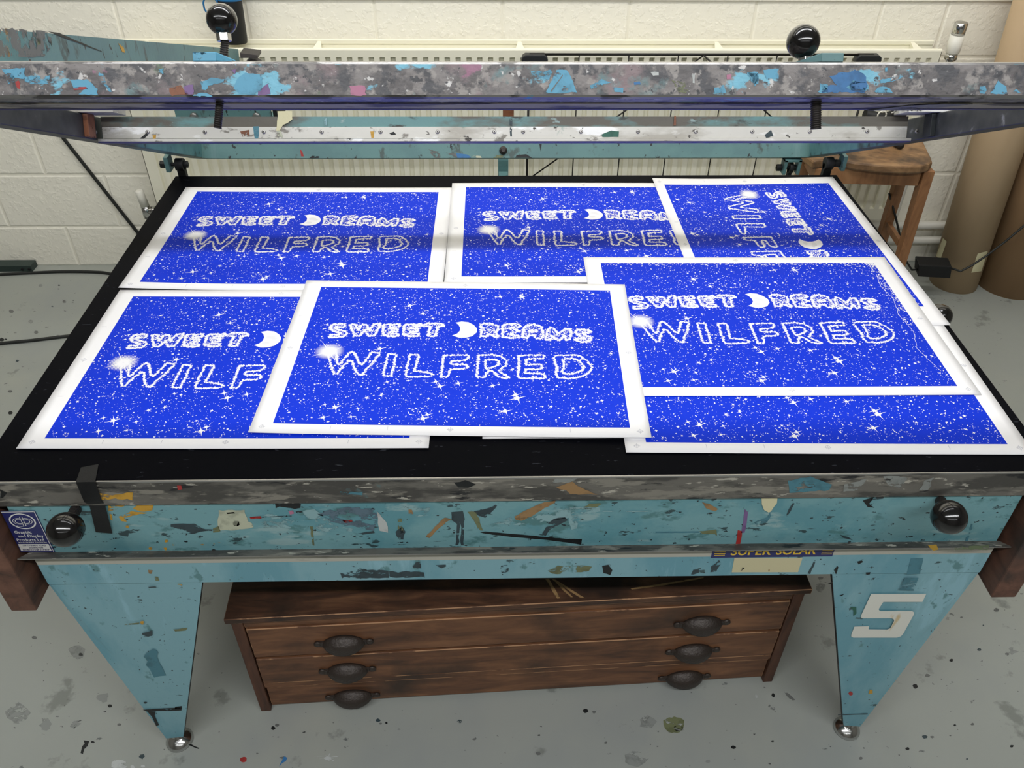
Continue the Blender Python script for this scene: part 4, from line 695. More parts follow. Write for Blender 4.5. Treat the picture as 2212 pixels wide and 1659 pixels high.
# ------------------------------------------------------------------ prints
SW, SH = .70, .4964
IL, IR, IT, IB = .0373, .0349, .0259, .0253
def wave(X, Y): return .0012+.0006*(math.sin(6.1*X+1.3)+math.sin(5.3*Y+.4*X))
def star(mb, fn, x, y, r, mi=0, n=4, inner=.34, rot=0.0, sy=1.0):
    pts = []
    for k in range(2*n):
        a = rot+math.pi*k/n; q = r if k % 2 == 0 else r*inner
        pts.append(fn(x+q*math.cos(a), y+q*math.sin(a)*sy))
    mb.poly(pts, mi)
def print_sheet(name, cx, cy, ang, layer, label, lifts=(), full=True, crop_r=0.0, faults=False, seed=1, blank=False):
    t = thing('screen_print', label, 'print', (cx, cy, 0), ang, 'blue starry screen prints spread on the press bed')
    ca, sa = math.cos(ang), math.sin(ang); z0 = .0006+layer*.0010
    def Zf(x, y):
        z = z0+wave(cx+ca*x-sa*y, cy+sa*x+ca*y)
        for lx, ly, h, R in lifts:
            d = math.hypot(x-lx*SW/2, y-ly*SH/2)
            if d < R: z += h*(1-d/R)**2
        return z
    mb = MB(); nx, ny = 42, 30
    v = [(x, y, Zf(x, y)) for j in range(ny+1) for i in range(nx+1) for x, y in [((i/nx-.5)*SW, (j/ny-.5)*SH)]]
    mb.add(v, [(j*(nx+1)+i, j*(nx+1)+i+1, (j+1)*(nx+1)+i+1, (j+1)*(nx+1)+i) for j in range(ny) for i in range(nx)], 0, True)
    rf = lambda x, y: Vector((x, y, Zf(x, y)+.00018))
    # registration crosses and ticks in the margin
    for rx, ry in ((-SW/2+.02, -SH/2+.016), (0, -SH/2+.016), (SW/2-.018, -SH/2+.016), (-SW/2+.018, 0), (SW/2-.016, 0), (0, SH/2-.013)):
        ring(mb, lambda a, b: rf(rx+a, ry+b), 0, 0, .0042, .0042, .0006, .0006, 1, n=20)
        mb.poly([rf(rx-.006, ry-.0003), rf(rx+.006, ry-.0003), rf(rx+.006, ry+.0003), rf(rx-.006, ry+.0003)], 1); mb.poly([rf(rx-.0003, ry-.006), rf(rx+.0003, ry-.006), rf(rx+.0003, ry+.006), rf(rx-.0003, ry+.006)], 1)
    for rx in (-.21, -.11, .21): mb.poly([rf(rx, -SH/2+.012), rf(rx+.0006, -SH/2+.012), rf(rx+.0006, -SH/2+.022), rf(rx, -SH/2+.022)], 1)
    for ry in (-.11, .11): mb.poly([rf(-SW/2+.012, ry), rf(-SW/2+.022, ry), rf(-SW/2+.022, ry+.0006), rf(-SW/2+.012, ry+.0006)], 1)
    pp = mb.build('paper', [M['paper'], M['reg_grey']], t, -1, local=True); so = pp.modifiers.new('thick', 'SOLIDIFY'); so.thickness = .00025
    X0, X1, Y0, Y1 = -SW/2+IL, SW/2-IR-crop_r, -SH/2+IB, SH/2-IT
    mb = MB()
    v = [(x, y, Zf(x, y)+.00022) for j in range(ny+1) for i in range(nx+1) for x, y in [(X0+(X1-X0)*i/nx, Y0+(Y1-Y0)*j/ny)]]
    mb.add(v, [(j*(nx+1)+i, j*(nx+1)+i+1, (j+1)*(nx+1)+i+1, (j+1)*(nx+1)+i) for j in range(ny) for i in range(nx)], 0, True)
    if full:
        jz = [0.0]; rj = random.Random(5); rn = random.Random(11)
        wf = lambda x, y: Vector((x, y, Zf(x, y)+.00040+jz[0]))
        def st(x, y, r, mi=0, n=4, inner=.34, rot=0.0): jz[0] = rj.uniform(0, .00012); star(mb, wf, x, y, r, mi, n, inner, rot)
        ins = lambda x, y, g=.002: X0+g < x < X1-g and Y0+g < y < Y1-g
        inm = lambda x, y: -.016 < x < .036 and .038 < y < .099
        for k in range(6000):                 # the same scattered stars on every print
            x, y = rn.uniform(-.313, .315), rn.uniform(-.223, .222); r = .0006+rn.expovariate(1/.00052); r = min(r, .0030)
            dens = .55+.45*math.sin(9*x+3*math.sin(7*y))*math.cos(8*y)
            keep = rn.random() < .62+.5*dens; a = rn.uniform(0, math.pi); el = rn.uniform(.28, .8); kind = rn.random()
            if not keep or not ins(x, y) or inm(x, y): continue
            if kind < .72 or r < .0012:
                c_, s_ = math.cos(a), math.sin(a); w2 = r*el; jz[0] = rj.uniform(0, .00012)
                mb.poly([wf(x+c_*r, y+s_*r), wf(x-s_*w2, y+c_*w2), wf(x-c_*r, y-s_*r), wf(x+s_*w2, y-c_*w2)], 1)
            else: st(x, y, r*1.2, 1, 4, .38, a)
        for k in range(34):
            x, y = rn.uniform(-.30, .30), rn.uniform(-.21, .21); r = rn.uniform(.0026, .0042); a = rn.random()
            if ins(x, y, .006) and not inm(x, y): st(x, y, r, 1, 5, .42, a)
        for i, (x, y) in enumerate(STARS):
            x, y = x/1000, y/1000; r = (.0075, .011, .0145)[(i*7) % 3] if i not in (7,) else .019
            if not ins(x, y, .008): continue
            st(x, y, r, 1, 4, .11, .35); st(x, y, r*.42, 1, 5, .5, .2)
        def stroke(poly, r0, r1, jit, step, mi=1, every=1):
            n = len(poly)
            for i in range(n):
                ax, ay = poly[i]; bx, by = poly[(i+1) % n]; L = math.hypot(bx-ax, by-ay); k = max(1, int(L/step))
                for j in range(k):
                    x = (ax+(bx-ax)*j/k+rn.gauss(0, jit))/1000; y = (ay+(by-ay)*j/k+rn.gauss(0, jit))/1000
                    q = rn.uniform(r0, r1)/1000; a = rn.random()*3
                    if ins(x, y, .001): st(x, y, q, mi, 4, .42, a)
        for poly in BIG: stroke(poly, 1.7, 3.5, 1.05, 1.1)
        for poly in SMALL: stroke(poly, 2.0, 3.7, 1.2, 1.0)
        def inside(p, x, y):
            c_ = False; j = len(p)-1
            for i in range(len(p)):
                if (p[i][1] > y) != (p[j][1] > y) and x < (p[j][0]-p[i][0])*(y-p[i][1])/(p[j][1]-p[i][1])+p[i][0]: c_ = not c_
                j = i
            return c_
        for poly in SMALL:
            xs = [p[0] for p in poly]; ys = [p[1] for p in poly]
            if max(xs)-min(xs) < 16: continue
            for k in range(220):
                x, y = rn.uniform(min(xs), max(xs)), rn.uniform(min(ys), max(ys)); q = rn.uniform(1.1, 2.1)/1000; a = rn.random()
                if inside(poly, x, y) and ins(x/1000, y/1000, .002) and rn.random() < .7: st(x/1000, y/1000, q*1.15, 1, 4, .45, a)
        zf2 = lambda x, y: Vector((x, y, Zf(x, y)+.00054+jz[0]*.8))
        if X1 > .05:
            mb.poly([zf2(x/1000, y/1000) for x, y in MOON], 1)
            for x, y, r in ((.012, .075, .006), (.02, .07, .004), (.006, .055, .005)): mb.poly([Vector((x+r*1.6*math.cos(t*.7), y+r*math.sin(t*.7), Zf(x, y)+.00066)) for t in range(9)], 2)
        gx, gy = GLOW[0][0]/1000, GLOW[0][1]/1000
        for i in range(-17, 18):                # halftone glow at the foot of the W
            for j in range(-15, 16):
                x, y = gx+.0024*(i+.5*(j % 2)), gy+.0021*j; d = math.hypot((x-gx)/.030, (y-gy)/.027)
                if d > 1: continue
                r = .00185*(1-d)**.55; jz[0] = rj.uniform(0, .00012)
                if ins(x, y): mb.poly([zf2(x+r*math.cos(t*math.pi/3), y+r*math.sin(t*math.pi/3)) for t in range(6)], 1)
        for tx, ty in ((-275.9, 26.4), (-286.1, -28.3), (-223.0, 7.7), (-236, -40)):
            dx, dy = tx/1000-gx, ty/1000-gy; L = math.hypot(dx, dy); ux, uy = -dy/L*.0016, dx/L*.0016
            mb.poly([zf2(gx+ux, gy+uy), zf2(gx+dx, gy+dy), zf2(gx-ux, gy-uy)], 1)
        if faults:                              # patchy edge and a crack line in the ink of this print
            for k in range(420):
                t_ = rn.random(); x, y = (X1-abs(rn.gauss(0, .010)), Y1-rn.random()**2*.25) if k % 2 else (X0+(X1-X0)*(1-t_**1.5), Y1-abs(rn.gauss(0, .006)))
                if X0 < x < X1 and Y0 < y < Y1: st(x, y, rn.uniform(.0008, .0026), 1, 4, .5, t_)
            pl = [(X1-.012, Y1-.05), (X1-.020, Y1-.10), (X1-.010, Y1-.15), (X1-.022, Y1-.21), (X1-.014, Y1-.27), (X1-.03, Y1-.33), (X1-.012, Y1-.40)]
            for i in range(len(pl)-1):
                a_, b_ = pl[i], pl[i+1]; n_ = 5
                for j in range(n_):
                    p_ = [a_[0]+(b_[0]-a_[0])*j/n_+rn.uniform(-.0015, .0015), a_[1]+(b_[1]-a_[1])*j/n_]; p2 = [a_[0]+(b_[0]-a_[0])*(j+1)/n_, a_[1]+(b_[1]-a_[1])*(j+1)/n_]
                    mb.poly([zf2(p_[0]-.0004, p_[1]), zf2(p_[0]+.0004, p_[1]), zf2(p2[0]+.0004, p2[1]), zf2(p2[0]-.0004, p2[1])], 1)
    mb.build('ink_print', [M['print_blue'], M['print_white'], M['moon_shade']], t, -1, local=True)
    return t
print_sheet('H', .285, -.235, -.006, 0, 'starry blue print almost hidden beneath the middle front print, only its bottom edge showing', full=False)
print_sheet('A', -.5034, .2466, -.0089, 0, 'starry blue print lying at the back left corner of the black bed', lifts=((-1, -1, .006, .30),))
print_sheet('G', .5337, -.2785, -.0206, 1, 'starry blue print at the front right, mostly covered so only its lower strip shows', lifts=())
print_sheet('E', -.5055, -.2518, -.0111, 1, 'starry blue print at the front left, its right half under the middle print')
print_sheet('B', .1971, .2685, -.0017, 1, 'starry blue print in the middle of the back row', lifts=((-1, -1, .002, .2),))
print_sheet('C', .6429, .1917, -1.5444, 2, 'starry blue print turned sideways at the back right corner of the bed', crop_r=.035, lifts=((-1, -1, .004, .25),))
print_sheet('D', .5114, -.1256, -.0064, 3, 'starry blue print on the right with patchy ink along its right edge', faults=True)
print_sheet('F', -.1148, -.2288, -.0350, 4, 'topmost starry blue print in the middle of the front row, fully uncovered', lifts=((1, -1, .003, .25), (-1, -1, .002, .2)))
# ------------------------------------------------------------------ plan chest under the press
LP, RP = Vector((-.6037, -.4904, FL)), Vector((.6331, -.4341, FL))
ch = thing('plan_chest', 'low dark brown wooden plan chest with three drawers on the floor under the press', 'chest', LP, 0)
EX = (RP-LP).normalized(); EY = Vector((-EX.y, EX.x, 0)); CW = (RP-LP).length; CDp = .78
def cb(mb, x0, x1, y0, y1, z0, z1, mi=0):   # x along the front, y into the chest, z above the floor
    P = lambda x, y, z: LP+EX*x+EY*y+Vector((0, 0, z))
    return mb.hexa([P(x0, y0, z0), P(x1, y0, z0), P(x1, y1, z0), P(x0, y1, z0)], [P(x0, y0, z1), P(x1, y0, z1), P(x1, y1, z1), P(x0, y1, z1)], mi)
mb = MB(); cb(mb, -.008, CW+.008, -.008, CDp, .361, .3765); 
ctop = lambda u, v: px(u, v, 'z', FL+.3770)
for pts in ([(1178, 1250), (1186, 1250), (1210, 1292), (1203, 1293)], [(1190, 1250), (1200, 1252), (1262, 1291), (1255, 1292)], [(1200, 1258), (1208, 1259), (1238, 1290), (1232, 1290)], [(1362, 1271), (1420, 1262), (1520, 1246), (1520, 1249), (1425, 1266), (1365, 1274)]): mark(mb, pts, ctop, 1, .8)
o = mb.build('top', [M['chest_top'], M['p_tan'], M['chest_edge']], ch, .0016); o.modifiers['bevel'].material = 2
mb = MB()
cb(mb, 0, .024, .0, CDp-.01, .0, .3605); cb(mb, CW-.024, CW, .0, CDp-.01, .0, .3605); cb(mb, .0245, CW-.0245, CDp-.025, CDp-.01, .02, .36); mb.build('side_panels', M['chest_dark'], ch, .002)
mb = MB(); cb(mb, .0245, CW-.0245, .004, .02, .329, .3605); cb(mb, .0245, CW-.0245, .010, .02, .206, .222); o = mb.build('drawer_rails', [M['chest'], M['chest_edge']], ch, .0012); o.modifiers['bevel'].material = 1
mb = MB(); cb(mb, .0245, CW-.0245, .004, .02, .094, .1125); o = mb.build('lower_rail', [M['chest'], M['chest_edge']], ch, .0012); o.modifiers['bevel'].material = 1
# cup pull, built once
def pull_mesh():
    me = MB(); nu, nv = 20, 9
    # shell in local coordinates: x along, z up, -y out
    grid = []
    for i in range(nu+1):
        a = math.pi*i/nu; xx = -.046*math.cos(a); s = math.sin(a)
        for j in range(nv+1):
            t = j/nv; b_ = t*math.pi*.62
            r = s**1.2*(1+.03*math.sin(14*t))
            grid.append(Vector((xx, -.027*r*math.sin(b_)-.001, .0285*r*math.cos(b_)-.004)))
    me.add(grid, [(i*(nv+1)+j, (i+1)*(nv+1)+j, (i+1)*(nv+1)+j+1, i*(nv+1)+j+1) for i in range(nu) for j in range(nv)], 0, True)
    for k in range(3):      # raised ribs on the shell
        pts = []
        for i in range(17):
            a = math.pi*(i+1.5)/19; b_ = .35+.38*k; s = math.sin(a)**1.2*(1-.13*k)
            pts.append(Vector((-.046*math.cos(a)*(1-.16*k), -.0275*s*math.sin(b_)-.0015, .029*s*math.cos(b_)-.004)))
        me.tube(pts, .0007, 6)
    for sx in (-1, 1):
        me.hexa([Vector((sx*.040, -.001, -.010)), Vector((sx*.056, -.001, -.006)), Vector((sx*.056, -.001, .004)), Vector((sx*.040, -.001, .006))], [Vector((sx*.040, -.005, -.010)), Vector((sx*.056, -.005, -.006)), Vector((sx*.056, -.005, .004)), Vector((sx*.040, -.005, .006))])
        me.lathe([(.0085, 0), (.0085, .004), (.004, .006)], (sx*.056, -.0008, -.001), (0, -1, 0), 14)
    return me
pm = pull_mesh()
rot = Matrix((tuple((EX.x, EY.x, 0)), tuple((EX.y, EY.y, 0)), (0, 0, 1)))
PROTO = None
for k, (z0, z1, dx) in enumerate(((.223, .327, 0), (.119, .2135, 0), (.016, .092, 0))):
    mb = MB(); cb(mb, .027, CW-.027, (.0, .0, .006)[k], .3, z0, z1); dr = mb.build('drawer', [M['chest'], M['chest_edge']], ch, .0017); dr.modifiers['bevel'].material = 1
    for side, x in ((0, (.226, .2217, .2194)[k]), (1, (1.021, 1.016, 1.0145)[k])):
        P = LP+EX*x+EY*(.0, .0, .006)[k]+Vector((0, 0, (.266, .159, .039)[k]))
        m2 = MB(); m2.v = [P+rot @ p for p in pm.v]; m2.f = list(pm.f); m2.m = list(pm.m); m2.sm = list(pm.sm)
        h = m2.build('cup_pull', M['iron'], dr, -1); sd = h.modifiers.new('thick', 'SOLIDIFY'); sd.thickness = .0012

# ------------------------------------------------------------------ radiator
RX0, RX1, RZ0, RZ1, RF, RB = -1.345, 1.537, -.588, .078, 1.42, 1.50
rd = thing('radiator', 'wide cream double panel radiator on the wall behind the press', 'radiator', (0, 1.5, RZ0))
mb = MB(); pt = .0377; nfl = int((RX1-RX0-.05)/pt); xs0 = RX0+.025; zt, zb = .043, RZ0+.05
def rp(x, d, z): return Vector((x, RF+d, z))
secs = [(0, 0), (.50, 0), (.58, .013), (.92, .013), (1.0, 0)]
prof = []
for k in range(nfl):
    for a, d in secs[:-1]: prof.append((xs0+(k+a)*pt, d))
prof.append((xs0+nfl*pt, 0))
v = []; n = len(prof)
for z, f in ((zb-.004, 0), (zb, 1), (zt-.001, 1), (zt, 0)): v += [rp(x, d*f, z) for x, d in prof]
mb.add(v, [(r*n+i, r*n+i+1, (r+1)*n+i+1, (r+1)*n+i) for r in range(3) for i in range(n-1)])
xe = prof[-1][0]
for a, b, c_, d_ in ((RX0, RX1, zt, .066), (RX0, RX1, RZ0, zb-.004), (RX0, xs0, zb-.004, zt), (xe, RX1, zb-.004, zt)): mb.poly([rp(a, 0, c_), rp(b, 0, c_), rp(b, 0, d_), rp(a, 0, d_)])
nseg = 6
v = []
for k in range(nseg+1):
    a = math.pi*k/nseg; v += [Vector((RX0, RF+.007-.007*math.cos(a), .066+.007*math.sin(a))), Vector((RX1, RF+.007-.007*math.cos(a), .066+.007*math.sin(a)))]
mb.add(v, [(2*k, 2*k+1, 2*k+3, 2*k+2) for k in range(nseg)], 0, True)
mb.box(RX0, RX1, RF+.0135, RF+.0145, RZ0, .066); mb.box(RX0, RX0+.002, RF, RF+.0145, RZ0, .066); mb.box(RX1-.002, RX1, RF, RF+.0145, RZ0, .066); mb.box(RX0, RX1, RF, RF+.0145, RZ0-.002, RZ0)
mb.build('front_panel', M['rad'], rd, -1)
mb = MB(); mb.box(RX0-.004, RX1+.002, RB, RB+.012, RZ0, RZ1); mb.box(RX0, RX1, RB-.003, RB, RZ1-.014, RZ1); mb.box(RX0+.01, RX1-.01, RF+.0155, RB-.001, .020, .030); mb.build('back_panel', M['rad'], rd, .002)
for x in (-1.25, -.649, .055, .755, 1.46):
    mb = MB(); mb.hexa([Vector((x-.012, RF+.0155, .031)), Vector((x+.012, RF+.0155, .031)), Vector((x+.004, RB-.001, .031)), Vector((x-.004, RB-.001, .031))], [Vector((x-.016, RF+.0155, .066)), Vector((x+.016, RF+.0155, .066)), Vector((x+.006, RB-.001, .074)), Vector((x-.006, RB-.001, .074))]); mb.build('spacer', M['rad'], rd, -1)
# valves
mb = MB(); vx, vy = 1.592, 1.452
mb.cyl((vx, vy, -.05), (vx, vy, .028), .014, 16); mb.cyl((RX1, vy, .004), (vx, vy, .004), .012, 16); mb.cyl((vx, vy, .028), (vx, vy, .048), .02, 16); mb.cyl((vx, vy, .030), (vx, vy, .036), .022, 6)
val = mb.build('thermostat_valve', M['chrome'], rd); v0 = Vector((vx, vy, .048)); v1 = px(2078, 46, 'y', vy); va = (v1-v0).normalized()
mb = MB(); mb.lathe([(.019, 0), (.0235, .006), (.0245, .065)], v0, va, 24); mb.build('valve_head', M['cap'], val)
mb = MB(); mb.lathe([(.0225, .064), (.0225, .104), (.019, .107)], v0, va, 24); mb.build('valve_cap', M['chrome'], val)
mb = MB(); lx, lz = -1.405, -.565
mb.cyl((lx, 1.45, lz-.02), (lx, 1.45, lz+.03), .017, 16); mb.cyl((lx, 1.45, lz+.008), (RX0, 1.45, lz+.008), .014, 16); mb.cyl((lx+.02, 1.45, lz+.008), (lx+.04, 1.45, lz+.008), .019, 6); mb.cyl((lx, 1.45, FL+.001), (lx, 1.45, lz-.02), .0085, 12)
lv = mb.build('lockshield_valve', M['chrome'], rd); mb = MB(); mb.lathe([(.0165, 0), (.0155, .062), (.011, .066)], (lx, 1.45, lz+.03), (-.10, 0, 1), 20); mb.build('valve_cap', M['cap'], lv)
mb = MB(); mb.tube([(vx, vy, -.045), (vx+.002, 1.47, -.12), (vx+.004, 1.49, -.2), (vx+.008, 1.49, -.6), (vx+.008, 1.495, -.66), (vx+.008, 1.51, -.672)], .0135, 12); mb.build('feed_pipe', M['pipe'], rd)
# ------------------------------------------------------------------ wire shelf panel leaning on the radiator
RKY = 1.36
rk = thing('wire_shelf', 'black wire shelf panel with rounded plastic corners standing upright before the radiator', 'wire shelf', (.68, RKY, FL))
P = lambda u, v: px(u, v, 'y', RKY)
zt = .073; x0, x1 = .085, 1.27
mb = MB()
for a, b in (((x0, zt), (x1, zt)), ((x0, -.80), (x1, -.80)), ((x0, zt), (x0, -.80)), ((x1, zt), (x1, -.80))): mb.cyl((a[0], RKY, a[1]), (b[0], RKY, b[1]), .0042, 10)
rf_ = mb.build('rim', M['rack'], rk)
mb = MB()
for k in range(1, 7): mb.cyl((x0+.175*k*.975, RKY+.004, zt), (x0+.175*k*.975, RKY+.004, -.80), .0022, 8)
mb.build('upright_wires', M['rack'], rk)
mb = MB(); mb.tube([(.105, RKY-.003, -.372), (.6817, RKY-.003, .071)], .0028, 8); mb.tube([(.6817, RKY-.003, .071), (1.255, RKY-.003, -.372)], .0028, 8); mb.tube([(.105, RKY-.003, -.372), (.6817, RKY-.003, -.80)], .0028, 8); mb.tube([(1.255, RKY-.003, -.372), (.6817, RKY-.003, -.80)], .0028, 8); mb.build('brace_wires', M['rack'], rk)
for x in (x0+.018, x1-.018):
    for z in (zt-.016, -.80+.012):
        mb = MB(); s = [Vector((x+.045*c_-(.0 if abs(c_) < 2 else 0), RKY-.016, z+.018*d_)) for c_, d_ in ((-.72, -1), (.72, -1), (.95, -.6), (1, 0), (.95, .6), (.72, 1), (-.72, 1), (-.95, .6), (-1, 0), (-.95, -.6))]
        mb.prism(s, (0, .03, 0)); mb.build('corner_cap', M['rackcap'], rk, .003)
for x in (x0+.02, x1-.02): mb = MB(); mb.cyl((x, RKY, FL), (x, RKY, -.80), .012, 12); mb.build('foot_peg', M['rackcap'], rk)
# ------------------------------------------------------------------ stool
SZ = -.20
st = thing('wooden_stool', 'brown wooden stool with scuffed seat behind the right end of the press', 'stool', (1.27, 1.18, FL))
def sp(u, v, z=SZ): return px(u, v, 'z', z)
A_, B_ = sp(2016, 352), sp(1994, 300)
fl_, fm = sp(1790, 338), sp(1911, 357)
pts = [sp(1800, 342), sp(1850, 351), sp(1911, 357), sp(1965, 359), sp(1990, 358.5), sp(2008, 355), sp(2015, 349), sp(2012, 340), sp(2003, 322), sp(1994, 303)]
b1 = sp(1990, 297); bl = Vector((1.06, 1.31, SZ)); pts += [Vector((b1.x, 1.32, SZ)) if b1.y > 1.32 else b1, bl, Vector((1.03, 1.18, SZ)), Vector((1.05, 1.10, SZ))]
mb = MB(); mb.prism([p-Vector((0, 0, .03)) for p in pts], (0, 0, .03)); mb.build('seat', M['stool_seat'], st, .007)
cxs = sum((p.x for p in pts))/len(pts); cys = sum((p.y for p in pts))/len(pts)
fr_ = Vector((1.452, 1.105, 0)); frL = Vector((1.085, 1.13, 0)); bkR = Vector((1.462, 1.285, 0)); bkL = Vector((1.095, 1.285, 0))
def sleg(top, splay, sz=.019):
    mb = MB(); b = Vector((top.x+splay[0], top.y+splay[1], FL)); t_ = Vector((top.x, top.y, SZ-.0305))
    q = lambda c, s: [c+Vector((-s, -s, 0)), c+Vector((s, -s, 0)), c+Vector((s, s, 0)), c+Vector((-s, s, 0))]
    mb.hexa(q(b, sz*.85), q(t_, sz)); mb.build('leg', M['stool'], st, .002)
sleg(fr_, (.015, -.02)); sleg(frL, (-.02, -.02)); sleg(bkR, (.02, .02)); sleg(bkL, (-.02, .02))
def rail(a, b, z0, z1, th=.010, name='apron_rail'):
    mb = MB(); d = (b-a).normalized(); nn = Vector((-d.y, d.x, 0))*th; a2, b2 = a+d*.02, b-d*.02
    mb.hexa([Vector((p.x, p.y, z0)) for p in (a2-nn, b2-nn, b2+nn, a2+nn)], [Vector((p.x, p.y, z1)) for p in (a2-nn, b2-nn, b2+nn, a2+nn)]); mb.build(name, M['stool'], st, .0015)
rail(frL, fr_, SZ-.088, SZ-.0305); rail(fr_, bkR, SZ-.088, SZ-.0305); rail(frL, bkL, SZ-.088, SZ-.0305); rail(bkL, bkR, SZ-.088, SZ-.0305)
for a, b, z in ((frL, fr_, -.62), (bkL, bkR, -.62), (frL, bkL, -.54), (fr_, bkR, -.54)): rail(a, b, z, z+.026, .008, 'stretcher')
# black plug lead lying on the stool
pl = thing('hand_tool', 'black hand tool with a grey cable loop standing on the seat of the wooden stool', 'tool', (1.36, 1.2, SZ))
p = sp(1940, 318); mb = MB(); mb.lathe([(.004, 0), (.010, .004), (.013, .02), (.013, .05), (.008, .058)], Vector((p.x, p.y-.03, SZ+.0138)), (-.25, 1, 0), 16); b_ = mb.build('handle', M['black'], pl)
q0, q1, q2 = Vector((p.x, p.y+.02, SZ+.016)), px(1905, 252, 'y', p.y+.09), px(1868, 246, 'y', p.y+.09); q3 = px(1955, 243, 'y', p.y+.09)
mb = MB(); mb.tube([q0, q0.lerp(q1, .5)+Vector((.01, 0, .01)), q1-Vector((0, 0, .02))], .014, 14); mb.tube([q2, q1-Vector((0, 0, .004)), q3], .017, 14); mb.build('tool_body', M['black'], pl)
mb = MB(); rc = px(1905, 249, 'y', p.y+.065); mb.tube([rc+Vector((.015*math.cos(k*.42), 0, .015*math.sin(k*.42))) for k in range(16)], .0026, 8); rc2 = px(1945, 240, 'y', p.y+.065); mb.tube([rc2+Vector((-.03, 0, -.006)), rc2+Vector((0, 0, .002)), rc2+Vector((.03, 0, .001))], .0024, 8); mb.build('cable_loop', M['cap'], pl)
pb = Vector((p.x-.012, p.y+.03, SZ+.0105)); mb = MB(); mb.tube([pb, pb+Vector((-.03, .02, -.004)), pb+Vector((-.09, .0, -.0058)), pb+Vector((-.16, -.04, -.0058)), pb+Vector((-.22, -.1, -.0058))], .004, 8); mb.build('lead', M['cable'], pl)
# ------------------------------------------------------------------ cardboard tubes
def tube_thing(base, top, r, m, label, length=1.35):
    t = thing('cardboard_tube', label, 'tube', base, 0, 'cardboard tubes standing by the wall')
    d = (top-base).normalized(); mb = MB(); c_ = base
    # level foot, leaning body
    n = 48; L = length; v = []
    for h, rr in ((0, r), (L, r), (L, r-.008), (0, r-.008)):
        for k in range(n):
            a = 2*math.pi*k/n; p = base+d*(h/d.z)+Vector((rr*math.cos(a), rr*math.sin(a), 0)); v.append(p)
    mb.add(v, [(s*n+k, s*n+(k+1) % n, ((s+1) % 4)*n+(k+1) % n, ((s+1) % 4)*n+k) for s in range(4) for k in range(n)], 0, True)
    o = mb.build('tube_wall', m, t, 0)
    return t, d
b1, t1 = Vector((1.885, 1.3866, FL)), Vector((1.8058, 1.3826, .25))
ta, d1 = tube_thing(b1, t1, .0929, M['kraft'], 'pale brown cardboard tube with two paper labels, standing nearest the stool')
tb_, d2 = tube_thing(Vector((2.112, 1.375, FL)), Vector((2.03, 1.375, .25)), .128, M['kraft2'], 'wider darker cardboard tube at the right edge beside the pale one')
def on_tube(u, v, base, d, r):
    D = ray(u, v); # ray against the leaning cylinder with level cross-sections
    sx_, sy_ = d.x/d.z, d.y/d.z; o = CAM
    ax = o.x-base.x-sx_*(o.z-base.z); ay = o.y-base.y-sy_*(o.z-base.z); bx = D.x-sx_*D.z; by = D.y-sy_*D.z
    a, b, c_ = bx*bx+by*by, 2*(ax*bx+ay*by), ax*ax+ay*ay-r*r; q = b*b-4*a*c_
    t_ = (-b-math.sqrt(max(q, 0)))/(2*a); return o+D*t_
def label_patch(quad, name):
    mb = MB(); n = 6; v = []
    for j in range(n+1):
        for i in range(n+1):
            a, b = i/n, j/n; u = (quad[0][0]*(1-a)+quad[1][0]*a)*(1-b)+(quad[3][0]*(1-a)+quad[2][0]*a)*b; w_ = (quad[0][1]*(1-a)+quad[1][1]*a)*(1-b)+(quad[3][1]*(1-a)+quad[2][1]*a)*b
            v.append(on_tube(u, w_, b1, d1, .0935))
    mb.add(v, [(j*(n+1)+i, j*(n+1)+i+1, (j+1)*(n+1)+i+1, (j+1)*(n+1)+i) for j in range(n) for i in range(n)], 0, True); mb.build(name, M['masking'], ta, -1)
label_patch([(2037, 514), (2045, 522), (2031, 562), (2022, 553)], 'paper_label'); label_patch([(2112, 548), (2134, 542), (2120, 586), (2098, 589)], 'paper_label')
# power adapter hanging on its lead in front of the pale tube
AYY = 1.262
pa = lambda u, v: px(u, v, 'y', AYY)
ad = thing('power_adapter', 'black power adapter block on its lead in front of the pale cardboard tube', 'power adapter', pa(2010, 600))
mb = MB(); fq = [pa(1983, 598), pa(2053, 602), pa(2057, 577), pa(1985, 573)]; mb.prism(fq, (0, .05, .014)); ab = mb.build('adapter_body', M['black'], ad, .004)
mb = MB(); c0 = pa(2056, 586)+Vector((0, .02, .004)); pts = [c0, pa(2075, 586), pa(2100, 573), pa(2130, 553), pa(2170, 523), pa(2212, 488), pa(2300, 425)]; mb.tube(pts, .0045, 8); e = pa(1984, 590)+Vector((.004, .02, .004)); mb.tube([e, pa(1970, 583), pa(1958, 565), pa(1951, 540), pa(1935, 470), pa(1927, 425)+Vector((0, 0.03, 0))], .004, 8); mb.build('lead', M['cable'], ad)
# ------------------------------------------------------------------ black rolled case on the radiator
uc = thing('rolled_black_case', 'black tubular case with blue trim leaning on the wall on top of the radiator', 'case', (-.935, 1.47, RZ1))
mb = MB(); ub, ut = Vector((-.935, 1.468, RZ1-.0005)), Vector((-.925, 1.50, .42)); dv = ut-ub
prof = [(.040, 0), (.042, .01), (.041, .30), (.036, .345)]
mb.lathe(prof, ub, dv, 24); mb.build('case_body', M['black'], uc)
mb = MB(); mb.lathe([(.0422, .136), (.0425, .140), (.0424, .160), (.0418, .164)], ub, dv, 24); mb.build('trim_band', M['blue_trim'], uc)
mb = MB(); pts = []
for k in range(15):
    a = math.radians(200+320*k/14); pts.append(Vector((-.988+.020*math.cos(a)*1.3, 1.455, .20+.030*math.sin(a))))
mb.tube([Vector((-.965, 1.465, .225))]+pts[6:]+pts[:4], .003, 8); mb.build('strap', M['blue_trim'], uc)
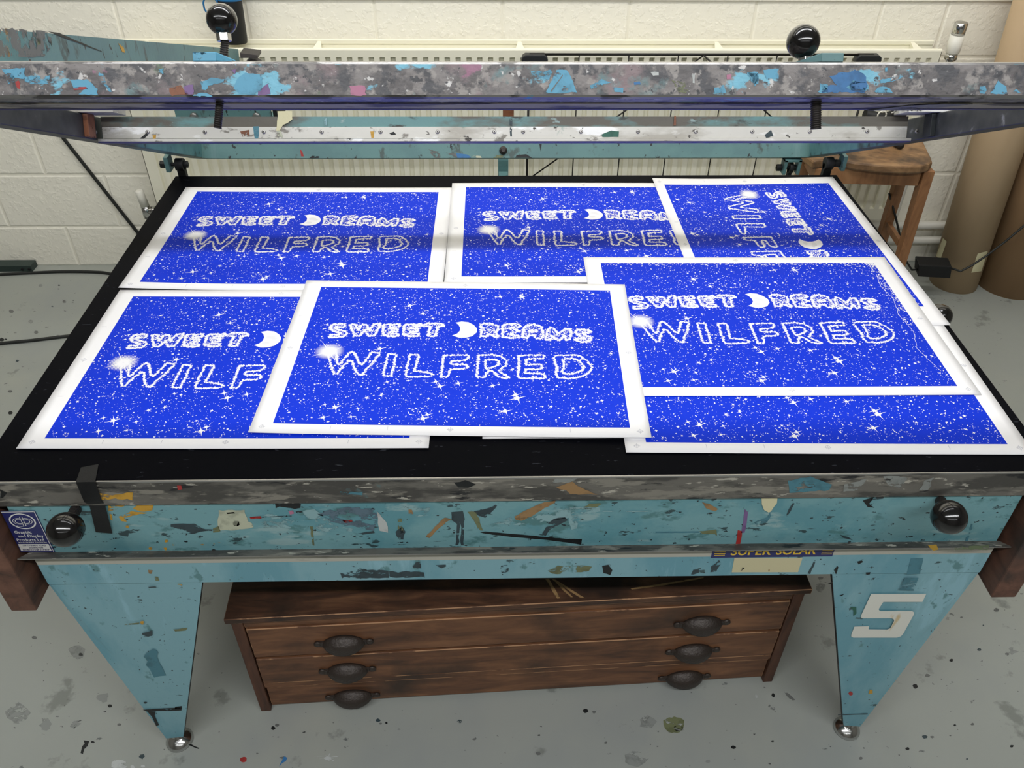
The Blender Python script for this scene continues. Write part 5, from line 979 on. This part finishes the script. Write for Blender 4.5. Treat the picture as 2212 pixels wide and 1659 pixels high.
# ------------------------------------------------------------------ cables and bits at the left
def cable(name, label, pts, r=.006, cat='cable', fine=6):
    P_ = [Vector(p) for p in pts]; out = []
    for i in range(len(P_)-1):
        p0, p1, p2, p3 = P_[max(i-1, 0)], P_[i], P_[i+1], P_[min(i+2, len(P_)-1)]
        for k in range(fine):
            t = k/fine; out.append(.5*((2*p1)+(p2-p0)*t+(2*p0-5*p1+4*p2-p3)*t*t+(3*p1-p0-3*p2+p3)*t**3))
    out.append(P_[-1]); mb = MB(); mb.tube(out, r, 10); o = mb.build(name, M['cable']); tag(o, label, cat); return o
g = lambda u, v: px(u, v, 'z', FL)+Vector((0, 0, .0062))
cable('floor_cable', 'black cable along the floor close to the left wall foot', [g(-260, 610), g(-100, 601), g(0, 595.5), g(70, 592), g(130, 589.5), g(200, 590), g(240, 594), g(330, 612)])
cable('floor_cable', 'black cable crossing the open floor left of the press, nearer the viewer', [g(-300, 780), g(-120, 760), g(0, 745), g(70, 738), g(145, 729), g(260, 716), g(400, 700)])
wl = lambda u, v: px(u, v, 'y', WALL_Y-.009)
e_ = wl(293, 497); d_ = (e_-wl(138, 300)).normalized(); ft = e_+d_*((FL+.008-e_.z)/d_.z)
mb = MB(); top_ = wl(138, 300)-d_*.52; mb.tube([top_, wl(0, 125), wl(138, 300), e_, ft], .0068, 10); o = mb.build('slanting_cord', M['cable']); tag(o, 'taut black cord slanting down the cream wall at the left of the radiator', 'cord')
bq = [px(-120, 588, 'z', FL+.0005), px(71, 586.5, 'z', FL+.0005)]
mb = MB(); zb_ = FL+.0006; xr = bq[1].x; mb.box(-2.6, xr, 1.505, WALL_Y-.002, zb_-.0004, FL+.028)
for u in (48, 63): p = px(u, 581, 'y', 1.5045); mb.lathe([(.006, 0), (.006, .003)], Vector((p.x, 1.5048, FL+.012)), (0, -1, 0), 10, 1)
o = mb.build('floor_bracket', [M['bracket'], M['black']], None, .001); tag(o, 'dark green steel bar with two bolt holes on the floor against the wall, far left', 'steel bar')
